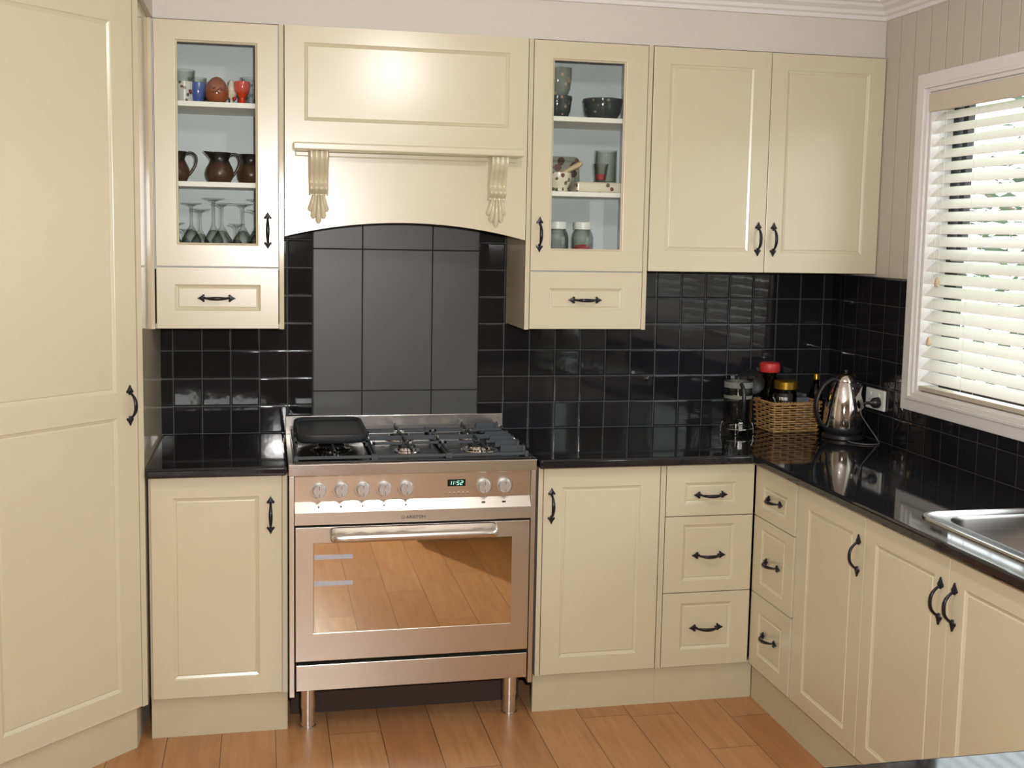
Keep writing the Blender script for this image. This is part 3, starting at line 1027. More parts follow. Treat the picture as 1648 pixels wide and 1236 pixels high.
for k in range(6):
    bm = bmesh.new()
    x = .5165 + k * .0150; y0 = fascia_y(.799)
    lathe(bm, [(0, 0), (.0034, 0), (.0034, .003), (.0026, .004), (0, .004)], 16, Matrix.Translation((x, y0 + .0005, .799)) @ Matrix.Rotation(radians(94), 4, 'X'))
    build('button', bm, M['steel_bright'], ck, smooth=40)
# logo: house emblem and word
bm = bmesh.new(); ly = FY - .0036
def stroke(bm, a, b, w):
    a, b = Vector(a), Vector(b); d = (b - a).normalized(); n = Vector((-d.y, d.x)) * w / 2
    e = d * w / 2
    q = [a - e + n, a - e - n, b + e - n, b + e + n]
    quad(bm, *[(p.x, ly, p.y) for p in q])
hx, hz = .3735, .7215
pts = [(hx - .0045, hz), (hx + .0045, hz), (hx + .0052, hz + .0065), (hx, hz + .0115), (hx - .0052, hz + .0065)]
for i in range(5): stroke(bm, pts[i], pts[(i + 1) % 5], .0011)
box(bm, hx - .0013, hx + .0013, ly - .0001, ly + .0001, hz + .0035, hz + .0061)
emb = build('badge_emblem', bm, M['logo'], ck)
cu = bpy.data.curves.new('badge', 'FONT'); cu.body = 'ARISTON'; cu.size = .0135; cu.space_character = 1.08; cu.offset = .0002
to = bpy.data.objects.new('badge_tmp', cu); COL.objects.link(to)
bpy.context.view_layer.update()
me = bpy.data.meshes.new_from_object(to.evaluated_get(bpy.context.evaluated_depsgraph_get()))
bpy.data.objects.remove(to)
xs_ = [v.co.x for v in me.vertices]; wd = max(xs_) - min(xs_)
for v in me.vertices: v.co.x = (v.co.x - min(xs_)) * (.064 / wd)
lo = link('badge_lettering', me, M['logo'], ck, (.3835, ly, .7225), (pi / 2, 0, 0))
# oven door
bm = bmesh.new()
door_y = FY - .002
cells(bm, [.022, .081, .744, .8045], [.250, .345, .647, .702], lambda i, j: not (i == 1 and j == 1), door_y, -.588, lambda a, b, c: (a, c, b))
od = build('oven_door', bm, M['steel'], ck, bevel=.0015)
bm = bmesh.new(); box(bm, .0812, .7438, door_y + .0008, door_y + .0058, .3452, .6468)
build('door_glass', bm, M['oven_glass'], od)
# handle: shaped ledge bar
bm = bmesh.new()
prof = [(-.0, .7010), (-.012, .6990), (-.034, .6885), (-.046, .6830), (-.0505, .6750), (-.0500, .6650), (-.0440, .6590), (-.034, .6580), (-.026, .6640), (-.010, .6800), (-.0, .6840)]
def hsec(x, k, kz):
    return [bm.verts.new((x, door_y + y * k, .681 + (z - .681) * kz)) for y, z in prof]
xsn = [(.132, .10, .30), (.1325, .45, .62), (.1355, .72, .85), (.142, .90, .96), (.155, 1, 1)]
secs = [hsec(*q) for q in xsn] + [hsec(.826 - 0 - .0, 1, 1)] * 0
n_ = 14
for k in range(1, n_): secs.append(hsec(.155 + (.668 - .155) * k / n_, 1, 1))
secs += [hsec(.823 - a, b, c) for a, b, c in reversed(xsn)]
for a, b in zip(secs, secs[1:]):
    for k in range(len(prof)):
        k2 = (k + 1) % len(prof); bm.faces.new((a[k], a[k2], b[k2], b[k]))
bm.faces.new(secs[0]); bm.faces.new(secs[-1])
build('door_handle', bm, M['steel_bright'], od, smooth=50)
# two pale strips on the left of the glass
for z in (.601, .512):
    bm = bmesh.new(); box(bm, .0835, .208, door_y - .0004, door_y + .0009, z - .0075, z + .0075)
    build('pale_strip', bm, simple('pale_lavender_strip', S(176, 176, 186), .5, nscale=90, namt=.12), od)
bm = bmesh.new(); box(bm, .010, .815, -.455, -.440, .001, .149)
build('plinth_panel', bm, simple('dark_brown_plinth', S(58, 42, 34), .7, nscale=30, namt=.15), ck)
bm = bmesh.new(); box(bm, .024, .8035, door_y + .001, -.588, .149, .2365)
build('storage_drawer', bm, M['steel'], ck, bevel=.0015)
for (x, y) in ((.064, -.560), (.759, -.560), (.064, -.12), (.759, -.12)):
    bm = bmesh.new()
    lathe(bm, [(0, 0), (.0275, 0), (.0275, .006), (.0250, .007), (.0250, .068), (.0275, .070), (.0275, .1495), (0, .1495)], 28, Matrix.Translation((x, y, 0)))
    build('leg', bm, M['steel_bright'], ck, smooth=35)
# burners
def burner(x, y, R):
    bm = bmesh.new(); T = Matrix.Translation((x, y, .9155))
    lathe(bm, [(0, 0), (R * 1.55, 0), (R * 1.5, .003), (R * 1.15, .0045), (R * 1.1, .006), (R * 1.0, .014), (0, .014)], 36, T)
    for k in range(22):     # ports
        a = 2 * pi * k / 22
        boxm(bm, T @ Matrix.Rotation(a, 4, 'Z'), R * .99, R * 1.04, -.0018, .0018, .006, .0135)
    b = build('burner', bm, M['chrome'], ck, smooth=30)
    bm = bmesh.new()
    lathe(bm, [(0, .014), (R * .98, .014), (R * 1.02, .017), (R * .96, .021), (R * .5, .0225), (0, .0225)], 36, T)
    build('burner_cap', bm, M['enamel'], b, smooth=40)
burner(.150, -.40, .046)
burner(.405, -.450, .030); burner(.405, -.215, .036)
burner(.660, -.450, .042); burner(.660, -.205, .030)
# pan supports
def bar(bm, a, b, w=.0036, z0=.938, z1=.9485, slope=0):
    a, b = Vector(a), Vector(b); d = (b - a).normalized(); n = Vector((-d.y, d.x)) * w
    lo_ = [(a + n), (a - n), (b - n), (b + n)]
    v0 = [bm.verts.new((p.x, p.y, z0)) for p in lo_]; v1 = [bm.verts.new((p.x, p.y, z1)) for p in lo_]
    bm.faces.new(v0); bm.faces.new(v1)
    for k in range(4): bm.faces.new((v0[k], v0[(k + 1) % 4], v1[(k + 1) % 4], v1[k]))
def grate(x0, x1, y0, y1, burners, comb=False):
    bm = bmesh.new()
    bar(bm, (x0, y0), (x1, y0), z0=.921, z1=.931); bar(bm, (x0, y1), (x1, y1), z0=.921, z1=.931)
    bar(bm, (x0, y0), (x0, y1), z0=.921, z1=.931); bar(bm, (x1, y0), (x1, y1), z0=.921, z1=.931)
    for x in (x0, x1):
        for y in (y0, y1):
            box(bm, x - .006, x + .006, y - .006, y + .006, .9156, .934)
    ym = (y0 + y1) / 2
    if len(burners) == 2: bar(bm, (x0, ym), (x1, ym), z0=.932, z1=.9485)
    for bx, by, R in burners:
        lo_y = y0 if by < ym or len(burners) == 1 else ym
        hi_y = y1 if by > ym or len(burners) == 1 else ym
        for (p, q) in (((x0, by), (bx - R * .55, by)), ((x1, by), (bx + R * .55, by)), ((bx, lo_y), (bx, by - R * .55)), ((bx, hi_y), (bx, by + R * .55))):
            bar(bm, p, q, z0=.9385, z1=.9485)
            pv = Vector(p); dd_ = (Vector(q) - pv).normalized()
            bar(bm, p, tuple(pv + dd_ * .010), z0=.926, z1=.9505)
    if comb:      # stepped fins along the outer side
        for k in range(6):
            y = y0 + .03 + k * (y1 - y0 - .05) / 5
            bar(bm, (x1 - .085, y), (x1 + .002, y), w=.0035, z0=.926, z1=.9485)
            bar(bm, (x1 - .006, y - .012), (x1 + .002, y + .03), w=.0035, z0=.926, z1=.9485)
    return bm
build('pan_support', grate(.026, .276, -.592, -.070, [(.150, -.40, .046)]), M['castiron'], ck, bevel=.0012)
build('pan_support', grate(.286, .524, -.592, -.070, [(.405, -.450, .030), (.405, -.215, .036)]), M['castiron'], ck, bevel=.0012)
build('pan_support', grate(.534, .796, -.592, -.070, [(.660, -.450, .042), (.660, -.205, .030)], True), M['castiron'], ck, bevel=.0012)

# griddle pan lying on the left support
bm = bmesh.new()
L = []
gx0, gx1, gy0, gy1 = .028, .272, -.500, -.105
def rv(ins, r, z): return [bm.verts.new((x, y, z)) for x, y in rrect(gx0 + ins, gx1 - ins, gy0 + ins, gy1 - ins, r, 8)]
L = [rv(.018, .05, .9515), rv(.006, .06, .956), rv(0, .062, .968), rv(.001, .062, .983), rv(.005, .058, .9855), rv(.010, .054, .983), rv(.016, .05, .9745), rv(.03, .04, .9735)]
for a, b in zip(L, L[1:]):
    n = len(a)
    for k in range(n): bm.faces.new((a[k], a[(k + 1) % n], b[(k + 1) % n], b[k]))
bm.faces.new(L[0]); bm.faces.new(L[-1])
M['nonstick'] = simple('speckled_nonstick', S(44, 47, 50), 0.38, nscale=500, namt=0.5, bumps=0.2)
gp = build('griddle_pan', bm, M['nonstick'], smooth=45)
tag(gp, 'dark rectangular griddle pan on the left pan support of the hob', 'griddle')
bm = bmesh.new()
for k in range(1): tube(bm, [(.238 + .0, -.43, .9735), (.225, -.44, .9745), (.20, -.445, .9735)], .0, 6) if False else None
lathe(bm, [(0, .9742), (.020, .9742), (.022, .9748), (.026, .9748), (.027, .9737)], 24, Matrix.Translation((.225, -.44, 0)) @ Matrix.Diagonal((1.3, .6, 1, 1)))
build('drain_spout', bm, M['black_plastic'], gp, smooth=40)

# ------------------------------------------------------------------ things in the cupboards
def place(name, bm, mat, x, y, z, label, cat, group=None, smooth=45, rz=0):
    o = build(name, bm, mat, None, (x, y, z), (0, 0, rz), smooth=smooth)
    tag(o, label, cat, group)
    return o
ZS1, ZS2, ZS0 = 2.0895, 1.8235, 1.5465
def cup_prof(r0, r1, h, t=.003):
    return [(0, 0), (r0 * .96, 0), (r0, .003), ((r0 + r1) / 2, h * .5), (r1, h), (r1 - t, h), ((r0 + r1) / 2 - t, h * .5), (r0 - t, .006), (0, .006)]
LY = -.20
bm = bmesh.new(); lathe(bm, cup_prof(.030, .037, .112), 28)
o = place('tumbler', bm, M['glassware'], -.338, -.20, ZS1, 'clear tumbler with painted red flower band, leftmost on the top shelf', 'glass')
bm = bmesh.new(); lathe(bm, [(.0312, .006), (.0348, .072)], 28)
for v in bm.verts: pass
build('painted_band', bm, M['painted_mug'], o, smooth=45)
bm = bmesh.new(); lathe(bm, cup_prof(.027, .033, .098), 28)
place('tumbler', bm, M['glassware'], -.300, -.115, ZS1, 'plain clear tumbler half hidden behind the blue egg cup', 'glass')
bm = bmesh.new(); lathe(bm, cup_prof(.026, .031, .090), 28)
place('tumbler', bm, M['glassware'], -.268, -.070, ZS1, 'small clear tumbler at the back just left of the brown egg', 'glass')
bm = bmesh.new(); lathe(bm, [(0, 0), (.015, 0), (.017, .003), (.016, .008), (.019, .016), (.023, .03), (.0245, .05), (.024, .072), (.0215, .072), (.022, .05), (.018, .028), (0, .02)], 28)
place('egg_cup', bm, M['blue_glaze'], -.293, -.205, ZS1, 'small blue glazed egg cup left of the brown egg', 'egg cup')
bm = bmesh.new()
pr_ = []
for k in range(25):
    a = -pi / 2 + pi * k / 24
    z = .047 + .047 * sin(a); r_ = .0405 * cos(a) * (1 - .16 * sin(a))
    pr_.append((max(r_, 0), z))
pr_ = [q for q in pr_ if q[1] > .004 or q[0] > .012]
pr_ = [(0, .003)] + [q for q in pr_ if q[1] > .004]
pr_ = [(0, 0), (.020, 0)] + [q for q in pr_ if q[1] > .006][0:]
lathe(bm, pr_, 36)
eg = place('pottery_egg', bm, M['brown_egg'], -.2305, -.205, ZS1, 'large brown glazed pottery egg with squiggle marks on the top shelf', 'ornament')
bm = bmesh.new()
for pts in ([(-.026, .052), (-.018, .058), (-.010, .050), (-.004, .056)], [(.004, .045), (.012, .054), (.018, .046), (.024, .05)], [(-.012, .036), (0, .042), (.012, .034)]):
    P3 = []
    for x, z in pts:
        rr_ = .0405 * sqrt(max(0, 1 - ((z - .047) / .047) ** 2)) * (1 - .16 * (z - .047) / .047)
        P3.append((x, -sqrt(max(0, rr_ ** 2 - x * x)) - .0004, z))
    tube(bm, P3, .0016, 6)
build('painted_squiggle', bm, M['logo'], eg, smooth=60)
# hen shaped egg cup
bm = bmesh.new()
lathe(bm, [(0, 0), (.014, 0), (.015, .004), (.006, .010), (.006, .022), (.017, .034), (.019, .046), (.016, .046), (0, .034)], 24)
hn = place('egg_cup', bm, M['cream_china'], -.182, -.195, ZS1, 'hen egg cup with a cream head between the brown egg and the orange goblet', 'egg cup')
bm = bmesh.new()
lathe(bm, [(0, 0), (.011, .004), (.0155, .014), (.013, .026), (.009, .032), (.0095, .040), (.005, .047), (0, .048)], 24, Matrix.Translation((0, 0, .040)))
build('hen_head', bm, M['cream_china'], hn, smooth=60)
bm = bmesh.new(); lathe(bm, [(0, -.007), (.006, -.004), (.008, .0), (.006, .005), (0, .007)], 16, Matrix.Translation((.010, -.016, .022)))
build('wattle', bm, M['red_lid'], hn, smooth=60)
bm = bmesh.new(); lathe(bm, [(0, 0), (.0145, 0), (.0150, .004), (.0125, .012), (.0115, .026), (.018, .036), (.0255, .050), (.0275, .064), (.0268, .080), (.0240, .080), (.0245, .062), (.018, .044), (0, .036)], 30)
place('goblet', bm, M['orange_glaze'], -.1455, -.21, ZS1, 'bright orange red ceramic goblet on the top shelf', 'goblet')
bm = bmesh.new(); lathe(bm, cup_prof(.030, .037, .104), 28)
o = place('tumbler', bm, M['glassware'], -.1175, -.13, ZS1, 'clear tumbler with dark etched pattern behind the orange goblet', 'glass')
bm = bmesh.new(); lathe(bm, [(.0312, .006), (.0352, .080)], 28)
M['etched'] = dotted('etched_pattern', S(120, 130, 130), (S(60, 40, 40), S(70, 90, 80)), 60, 0.5, 0.4)
build('etched_band', bm, M['etched'], o, smooth=45)

# jugs
def jug(x, y, face, label, hdir):
    r = empty('pottery_jug', (x, y, ZS2), face)
    tag(r, label, 'jug', 'brown pottery jugs')
    bm = bmesh.new()
    pf = [(0, 0), (.034, 0), (.037, .003), (.045, .020), (.0475, .032), (.044, .050), (.035, .068), (.0305, .078), (.034, .090), (.0385, .104), (.0355, .104), (.031, .090), (.0275, .078), (.041, .04), (.03, .008), (0, .006)]
    rings = lathe(bm, pf, 36)
    # spout
    for rg_, amt in ((9, .018), (8, .007), (10, .018), (11, .007)):
        for k, v in enumerate(rings[rg_]):
            a = 2 * pi * k / 36
            d = cos(a + pi)          # towards -x
            if d > .5:
                s = ((d - .5) / .5) ** 1.5
                v.co.x -= amt * s; v.co.z += .004 * s
    build('jug_body', bm, M['pottery'], r, smooth=60)
    bm = bmesh.new()
    pts = []
    for k in range(17):
        t = k / 16
        a = radians(100) - radians(215) * t
        pts.append((.047 + .024 * cos(a) + .0 * t, 0, .070 + .028 * sin(a) - .012 * t * t))
    pts[0] = (.033, 0, .094); pts[-1] = (.041, 0, .030); 
    pts = [(.034, 0, .094), (.044, 0, .100), (.056, 0, .099), (.066, 0, .090), (.069, 0, .076), (.066, 0, .060), (.058, 0, .044), (.050, 0, .032), (.044, 0, .024)]
    sm = []
    for i in range(len(pts) - 1):
        p0 = Vector(pts[max(i - 1, 0)]); p1 = Vector(pts[i]); p2 = Vector(pts[i + 1]); p3 = Vector(pts[min(i + 2, len(pts) - 1)])
        for s in (0, .33, .66):
            sm.append(0.5 * ((2 * p1) + (-p0 + p2) * s + (2 * p0 - 5 * p1 + 4 * p2 - p3) * s * s + (-p0 + 3 * p1 - 3 * p2 + p3) * s ** 3))
    sm.append(Vector(pts[-1]))
    tube(bm, sm, (.0048), 10)
    build('jug_handle', bm, M['pottery'], r, smooth=60)
    return r
jug(-.3700, -.20, 0, 'brown stoneware jug cut off by the left door frame, handle to the right', 1)
jug(-.2230, -.205, 0, 'middle brown stoneware jug with its spout to the left', 1)
jug(-.1180, -.150, radians(-50), 'brown stoneware jug cut off by the right door frame', 1)

# stem glasses stored upside down
def stem_mesh(Rf, H, Rb, Hb, stem=.0045):
    bm = bmesh.new()
    # z measured from rim upwards
    pf = [(Rb - .0014, 0), (Rb, 0), (Rb * 1.08, Hb * .35), (Rb * .95, Hb * .7), (Rb * .45, Hb * .96), (stem * 1.4, Hb + .01), (stem, H * .72), (stem * 1.3, H - .012), (Rf * .5, H - .005), (Rf, H - .0015), (Rf, H), (0, H)]
    lathe(bm, pf, 28)
    pf2 = [(Rb - .0014, 0), (Rb * 1.08 - .0014, Hb * .35), (Rb * .93, Hb * .7), (Rb * .4, Hb * .94), (0, Hb * .97)]
    lathe(bm, pf2, 28)
    return bm
kinds = [stem_mesh(.039, .226, .034, .120), stem_mesh(.036, .208, .035, .118), stem_mesh(.036, .186, .033, .105), stem_mesh(.028, .138, .026, .085), stem_mesh(.027, .118, .030, .078)]
KM = []
for b in kinds:
    bmesh.ops.remove_doubles(b, verts=b.verts, dist=1e-6); bmesh.ops.recalc_face_normals(b, faces=b.faces)
    for f_ in b.faces: f_.smooth = True
    me = bpy.data.meshes.new('stem_glass'); b.to_mesh(me); b.free(); me.materials.append(M['glassware']); KM.append(me)
names_ = ['tall upturned wine glass', 'upturned wine glass', 'upturned claret glass', 'small upturned sherry glass', 'squat upturned cocktail glass']
spots = [(0, -.248, -.120, 'in the middle of the bottom shelf, its foot highest of all'),
         (0, -.098, -.110, 'at the right edge of the glass pane'),
         (1, -.216, -.228, 'just right of the highest foot'),
         (1, -.146, -.185, 'with its foot beside the right side of the pane'),
         (1, -.324, -.120, 'behind the small glass at the left'),
         (2, -.289, -.225, 'standing in the front left part of the bottom shelf'),
         (3, -.388, -.230, 'at the far left edge of the pane, lower foot'),
         (4, -.335, -.277, 'in front at the left, lowest foot of the bottom shelf'),
         (3, -.165, -.272, 'in front of the two right-hand wine glasses'),
         (3, -.372, -.158, 'at the far left edge of the pane, upper foot'),
         (2, -.098, -.262, 'cut off by the right door frame, nearest the glass')]
for kd, x, y, txt in spots:
    o = bpy.data.objects.new('stem_glass', KM[kd]); COL.objects.link(o); o.location = (x, y, ZS0)
    tag(o, names_[kd] + ' ' + txt, 'glass', 'stemware on the bottom shelf')

# right cupboard
def bowl_prof(r0, r1, h, t=.004):
    return [(0, 0), (r0 * .95, 0), (r0, .003), (r0 + (r1 - r0) * .65, h * .35), (r1 * .97, h * .7), (r1 * .965, h * .78), (r1, h * .82), (r1 * 1.01, h * .95), (r1, h), (r1 - t, h), (r1 * .93, h * .7), (r0 + (r1 - r0) * .6 - t, h * .35), (r0 * .8, .007), (0, .007)]
bm = bmesh.new(); lathe(bm, bowl_prof(.052, .0735, .076), 40)
place('bowl', bm, M['smoky_flower'], 1.149, -.20, ZS1, 'wide smoky grey glass bowl with pink flowers, alone at the right of the top shelf', 'bowl', 'smoky glass bowls')
bm = bmesh.new(); lathe(bm, bowl_prof(.040, .055, .080), 40)
place('bowl', bm, M['smoky_flower'], .975, -.20, ZS1, 'smoky grey glass bowl with flowers under a tall cup, behind the left door edge', 'bowl', 'smoky glass bowls')
bm = bmesh.new(); lathe(bm, [(0, 0), (.034, 0), (.037, .003), (.047, .028), (.0505, .06), (.052, .100), (.049, .100), (.0475, .06), (.043, .028), (0, .007)], 36)
M['smoky_cup'] = dotted('smoky_pale_glass', S(120, 124, 118), (S(190, 140, 130), S(160, 160, 130)), 34, 0.34, 0.08)
place('cup', bm, M['smoky_cup'], .976, -.20, ZS1 + .0802, 'tall grey glass cup with pink flowers stacked on the bowl', 'cup')
# tray leaning on the back
bm = bmesh.new()
lp = [ (0, .0), (.004, -.010), (.016, -.010), (.024, -.002)]
V_ = []
def rr2(ins, y): return [bm.verts.new((x, y, z)) for x, z in rrect(.905 + ins, 1.108 - ins, 0 + ins, .140 - ins, .018)]
ls = [rr2(0, 0), rr2(0, -.010), rr2(.004, -.0125), rr2(.014, -.0125), rr2(.020, -.004)]
for a, b in zip(ls, ls[1:]):
    n = len(a)
    for k in range(n): bm.faces.new((a[k], a[(k + 1) % n], b[(k + 1) % n], b[k]))
bm.faces.new(ls[0]); bm.faces.new(ls[-1])
o = build('serving_tray', bm, M['floral_tray'], None, (0, -.050, ZS2 + .0015), (radians(-8), 0, 0), smooth=45)
tag(o, 'patterned rectangular tray leaning on the back behind the mortar', 'tray')
bm = bmesh.new(); lathe(bm, [(0, 0), (.030, 0), (.034, .004), (.032, .012), (.040, .026), (.0455, .048), (.046, .070), (.043, .070), (.041, .048), (.030, .02), (0, .016)], 36)
mo = place('mortar', bm, M['floral'], .985, -.215, ZS2, 'cream floral china mortar on the middle shelf', 'mortar')
bm = bmesh.new()
d_ = Vector((.085, -.01, .046)); p0 = Vector((.985, -.215, ZS2 + .062))
tube(bm, [p0 + d_ * t for t in (-.25, 0, .15, .3, .6, .85, .97, 1.0)], [.009, .011, .0085, .008, .0095, .0105, .008, .003], 14)
o = build('pestle', bm, M['wood_light'], None, smooth=50)
tag(o, 'pale wooden pestle resting in the floral mortar', 'pestle')
bm = bmesh.new(); box(bm, 1.040, 1.245, -.265, -.145, ZS2 + .0005, ZS2 + .038)
o = build('serving_dish', bm, M['floral'], None, bevel=.008, seg=3); tag(o, 'low cream floral dish under the glass jar', 'dish')
bm = bmesh.new(); lathe(bm, [(0, 0), (.038, 0), (.041, .003), (.041, .118), (.038, .118), (.038, .006), (0, .006)], 32)
place('jar', bm, M['glassware'], 1.170, -.19, ZS2 + .0385, 'clear straight sided glass jar on the floral dish', 'jar')
bm = bmesh.new(); lathe(bm, cup_prof(.019, .028, .066), 28)
o = place('small_glass', bm, M['glassware'], 1.135, -.245, ZS2 + .0385, 'small dark rimmed glass in front of the glass jar', 'glass')
bm = bmesh.new(); lathe(bm, [(0, .008), (.016, .008), (.0195, .028), (0, .028)], 24)
build('red_contents', bm, M['red_lid'], o, smooth=40)
for x, y, lab, red in ((.985, -.215, 'glass storage jar with white lid nearest the handle side of the right glazed cupboard', False), (1.080, -.215, 'glass storage jar with white lid and red contents', True)):
    r = empty('storage_jar', (x, y, ZS0)); tag(r, lab, 'jar', 'white lidded storage jars')
    bm = bmesh.new(); lathe(bm, [(0, 0), (.037, 0), (.040, .004), (.041, .110), (.036, .130), (.030, .138), (.030, .142), (.028, .142), (.028, .138), (.034, .128), (.0385, .110), (.0375, .006), (0, .005)], 32)
    build('jar_body', bm, M['glassware'], r, smooth=45)
    bm = bmesh.new(); lathe(bm, [(0, .170), (.031, .170), (.0335, .168), (.0335, .1425), (0, .1425)], 32)
    build('lid', bm, M['white_plastic'], r, smooth=40)
    if red:
        bm = bmesh.new(); lathe(bm, [(0, .007), (.034, .007), (.036, .075), (.026, .084), (0, .088)], 28)
        build('red_contents', bm, M['red_lid'], r, smooth=45)

# ------------------------------------------------------------------ worktop things
ZW = .9102
# glass plunger
r = empty('coffee_plunger', (1.728, -.20, ZW)); tag(r, 'glass coffee plunger with black handle on chrome wire feet, left of the wicker basket', 'coffee plunger')
bm = bmesh.new(); lathe(bm, [(0, .016), (.050, .016), (.054, .020), (.0545, .205), (.056, .218), (.0545, .219), (.052, .205), (.0515, .022), (0, .019)], 40)
bk_ = build('glass_beaker', bm, M['glassware'], r, smooth=45)
bm = bmesh.new(); lathe(bm, [(.0549, .182), (.0552, .204)], 40); lathe(bm, [(.0547, .140), (.0547, .152)], 40)
build('printed_band', bm, M['band'], bk_, smooth=45)
bm = bmesh.new(); lathe(bm, [(0, .150), (.0505, .150), (.0505, .156), (0, .156)], 32); tube(bm, [(0, 0, .156), (0, 0, .215)], .0025, 8)
build('plunger_disc', bm, M['chrome'], r, smooth=40)
bm = bmesh.new()
ring = [(.059 * cos(2 * pi * k / 40), .059 * sin(2 * pi * k / 40), .022) for k in range(40)]
tube(bm, ring, .0022, 8, closed=True)
for k in range(4):
    a = pi / 4 + k * pi / 2 + .3
    c_, s_ = cos(a), sin(a)
    tube(bm, [(.056 * c_, .056 * s_, .045), (.060 * c_, .060 * s_, .034), (.064 * c_, .064 * s_, .020), (.062 * c_, .062 * s_, .010), (.064 * c_, .064 * s_, .0025)], .0024, 8)
build('wire_stand', bm, M['chrome'], r, smooth=60)
bm = bmesh.new()
hp = []
for k in range(13):
    t = k / 12
    hp.append((-.012, -.055 - .030 * sin(pi * min(max(t, .0), 1)) ** .5, .200 - .125 * t))
tube(bm, hp, [(.0075, .0075)] * 13, 12)
build('plunger_handle', bm, M['black_plastic'], r, smooth=60)
bm = bmesh.new()
box(bm, -.022, -.004, -.066, -.0555, .018, .052)
build('handle_bracket', bm, M['chrome'], r, bevel=.002)

# wicker basket
BX, BY, BR = 1.968, -.135, radians(5)
r = empty('wicker_basket', (BX, BY, ZW), BR); tag(r, 'rectangular brown wicker basket in the corner of the worktop', 'basket')
bm = bmesh.new()
def bask(t, hgt):     # perimeter point 0..1
    fl = .92 + .08 * hgt / .115
    pts = rrect(-.110 * fl, .110 * fl, -.082 * fl, .082 * fl, .018, 4)
    n = len(pts)
    P = [Vector((x, y, 0)) for x, y in pts]
    Ls = [(P[(i + 1) % n] - P[i]).length for i in range(n)]; tot = sum(Ls); s = (t % 1) * tot
    for i in range(n):
        if s <= Ls[i]:
            d = (P[(i + 1) % n] - P[i]); p = P[i] + d * (s / max(Ls[i], 1e-9)); nn = Vector((d.y, -d.x, 0)).normalized(); return p, nn
        s -= Ls[i]
    return P[0], Vector((0, 0, 0))
NS = 22; rows = 12
for j in range(rows):
    z = .007 + .104 * j / (rows - 1)
    pts = []
    for k in range(NS * 5):
        t = k / (NS * 5)
        p, nn = bask(t, z)
        w = .0042 * cos(pi * NS * t + (pi if j % 2 else 0))
        pts.append((p.x + nn.x * w, p.y + nn.y * w, z))
    tube(bm, pts, (.0036, .0036), 6, closed=True) if False else tube(bm, pts, .0036 + .0006 * sin(j * 2.1), 6, closed=True)
build('woven_side', bm, M['wicker'], r, smooth=80)
bm = bmesh.new()
for k in range(NS):
    t = (k + .5) / NS
    p, nn = bask(t, 0); q, _ = bask(t, .112)
    tube(bm, [(p.x, p.y, .002), (q.x, q.y, .112)], .0024, 5)
build('stake', bm, M['wicker'], r, smooth=80)['kind'] = 'stuff'
bm = bmesh.new()
for o1 in (0, .5):
    pts = []
    for k in range(160):
        t = k / 160; p, nn = bask(t, .115); a = 2 * pi * (t * 26 + o1)
        pts.append((p.x + nn.x * .0034 * cos(a), p.y + nn.y * .0034 * cos(a), .1165 + .0034 * sin(a)))
    tube(bm, pts, .0030, 6, closed=True)
build('rim', bm, M['wicker'], r, smooth=80)
bm = bmesh.new(); box(bm, -.098, .098, -.071, .071, .0005, .005); build('basket_base', bm, M['wicker'], r)
def inb(x, y):  # basket local -> world
    return (BX + x * cos(BR) - y * sin(BR), BY + x * sin(BR) + y * cos(BR))
# gold lidded jar
x_, y_ = inb(-.028, -.030)
r = empty('coffee_jar', (x_, y_, ZW + .0055)); tag(r, 'glass coffee jar with a wide gold lid in the front of the wicker basket', 'jar')
bm = bmesh.new(); lathe(bm, [(0, 0), (.040, 0), (.043, .004), (.044, .140), (.040, .158), (.040, .164), (.038, .164), (.038, .156), (.042, .138), (.041, .005), (0, .004)], 36)
build('jar_body', bm, M['smoky'], r, smooth=45)
bm = bmesh.new(); lathe(bm, [(0, .004), (.040, .004), (.0408, .132), (0, .132)], 30); build('coffee', bm, simple('ground_coffee', S(60, 42, 32), .9, nscale=300, namt=.4), r, smooth=40)
bm = bmesh.new(); lathe(bm, [(0, .196), (.042, .196), (.0465, .192), (.0470, .1645), (0, .1645)], 40); build('lid', bm, M['gold'], r, smooth=35)
bm = bmesh.new()
for k in range(9):
    a0 = radians(-150 + k * 8); a1 = radians(-150 + (k + 1) * 8)
    quad(bm, *[(.0448 * cos(a), .0448 * sin(a), z) for a, z in ((a0, .110), (a1, .110), (a1, .148), (a0, .148))])
lb = build('label', bm, M['black_plastic'], r)
bm = bmesh.new()   # unreadable pale print on the dark label
for k in range(6):
    a0 = radians(-146 + k * 7); a1 = a0 + radians(4.4)
    quad(bm, *[(.0451 * cos(a), .0451 * sin(a), z) for a, z in ((a0, .122), (a1, .122), (a1, .134), (a0, .134))])
build('label_markings', bm, M['white_plastic'], lb)
# red lidded jar
x_, y_ = inb(-.085, .030)
x_, y_ = inb(-.062, .041)
r = empty('jar', (x_, y_, ZW + .0055)); tag(r, 'tall glass jar with a red lid at the back of the wicker basket', 'jar')
bm = bmesh.new(); lathe(bm, [(0, 0), (.028, 0), (.0305, .004), (.031, .190), (.029, .205), (.030, .222), (.028, .222), (.027, .204), (.0295, .19), (.029, .005), (0, .004)], 32)
build('jar_body', bm, M['smoky'], r, smooth=45)
bm = bmesh.new(); lathe(bm, [(0, .262), (.030, .262), (.038, .258), (.041, .250), (.041, .228), (.038, .2225), (0, .2225)], 36); build('lid', bm, M['red_lid'], r, smooth=40)
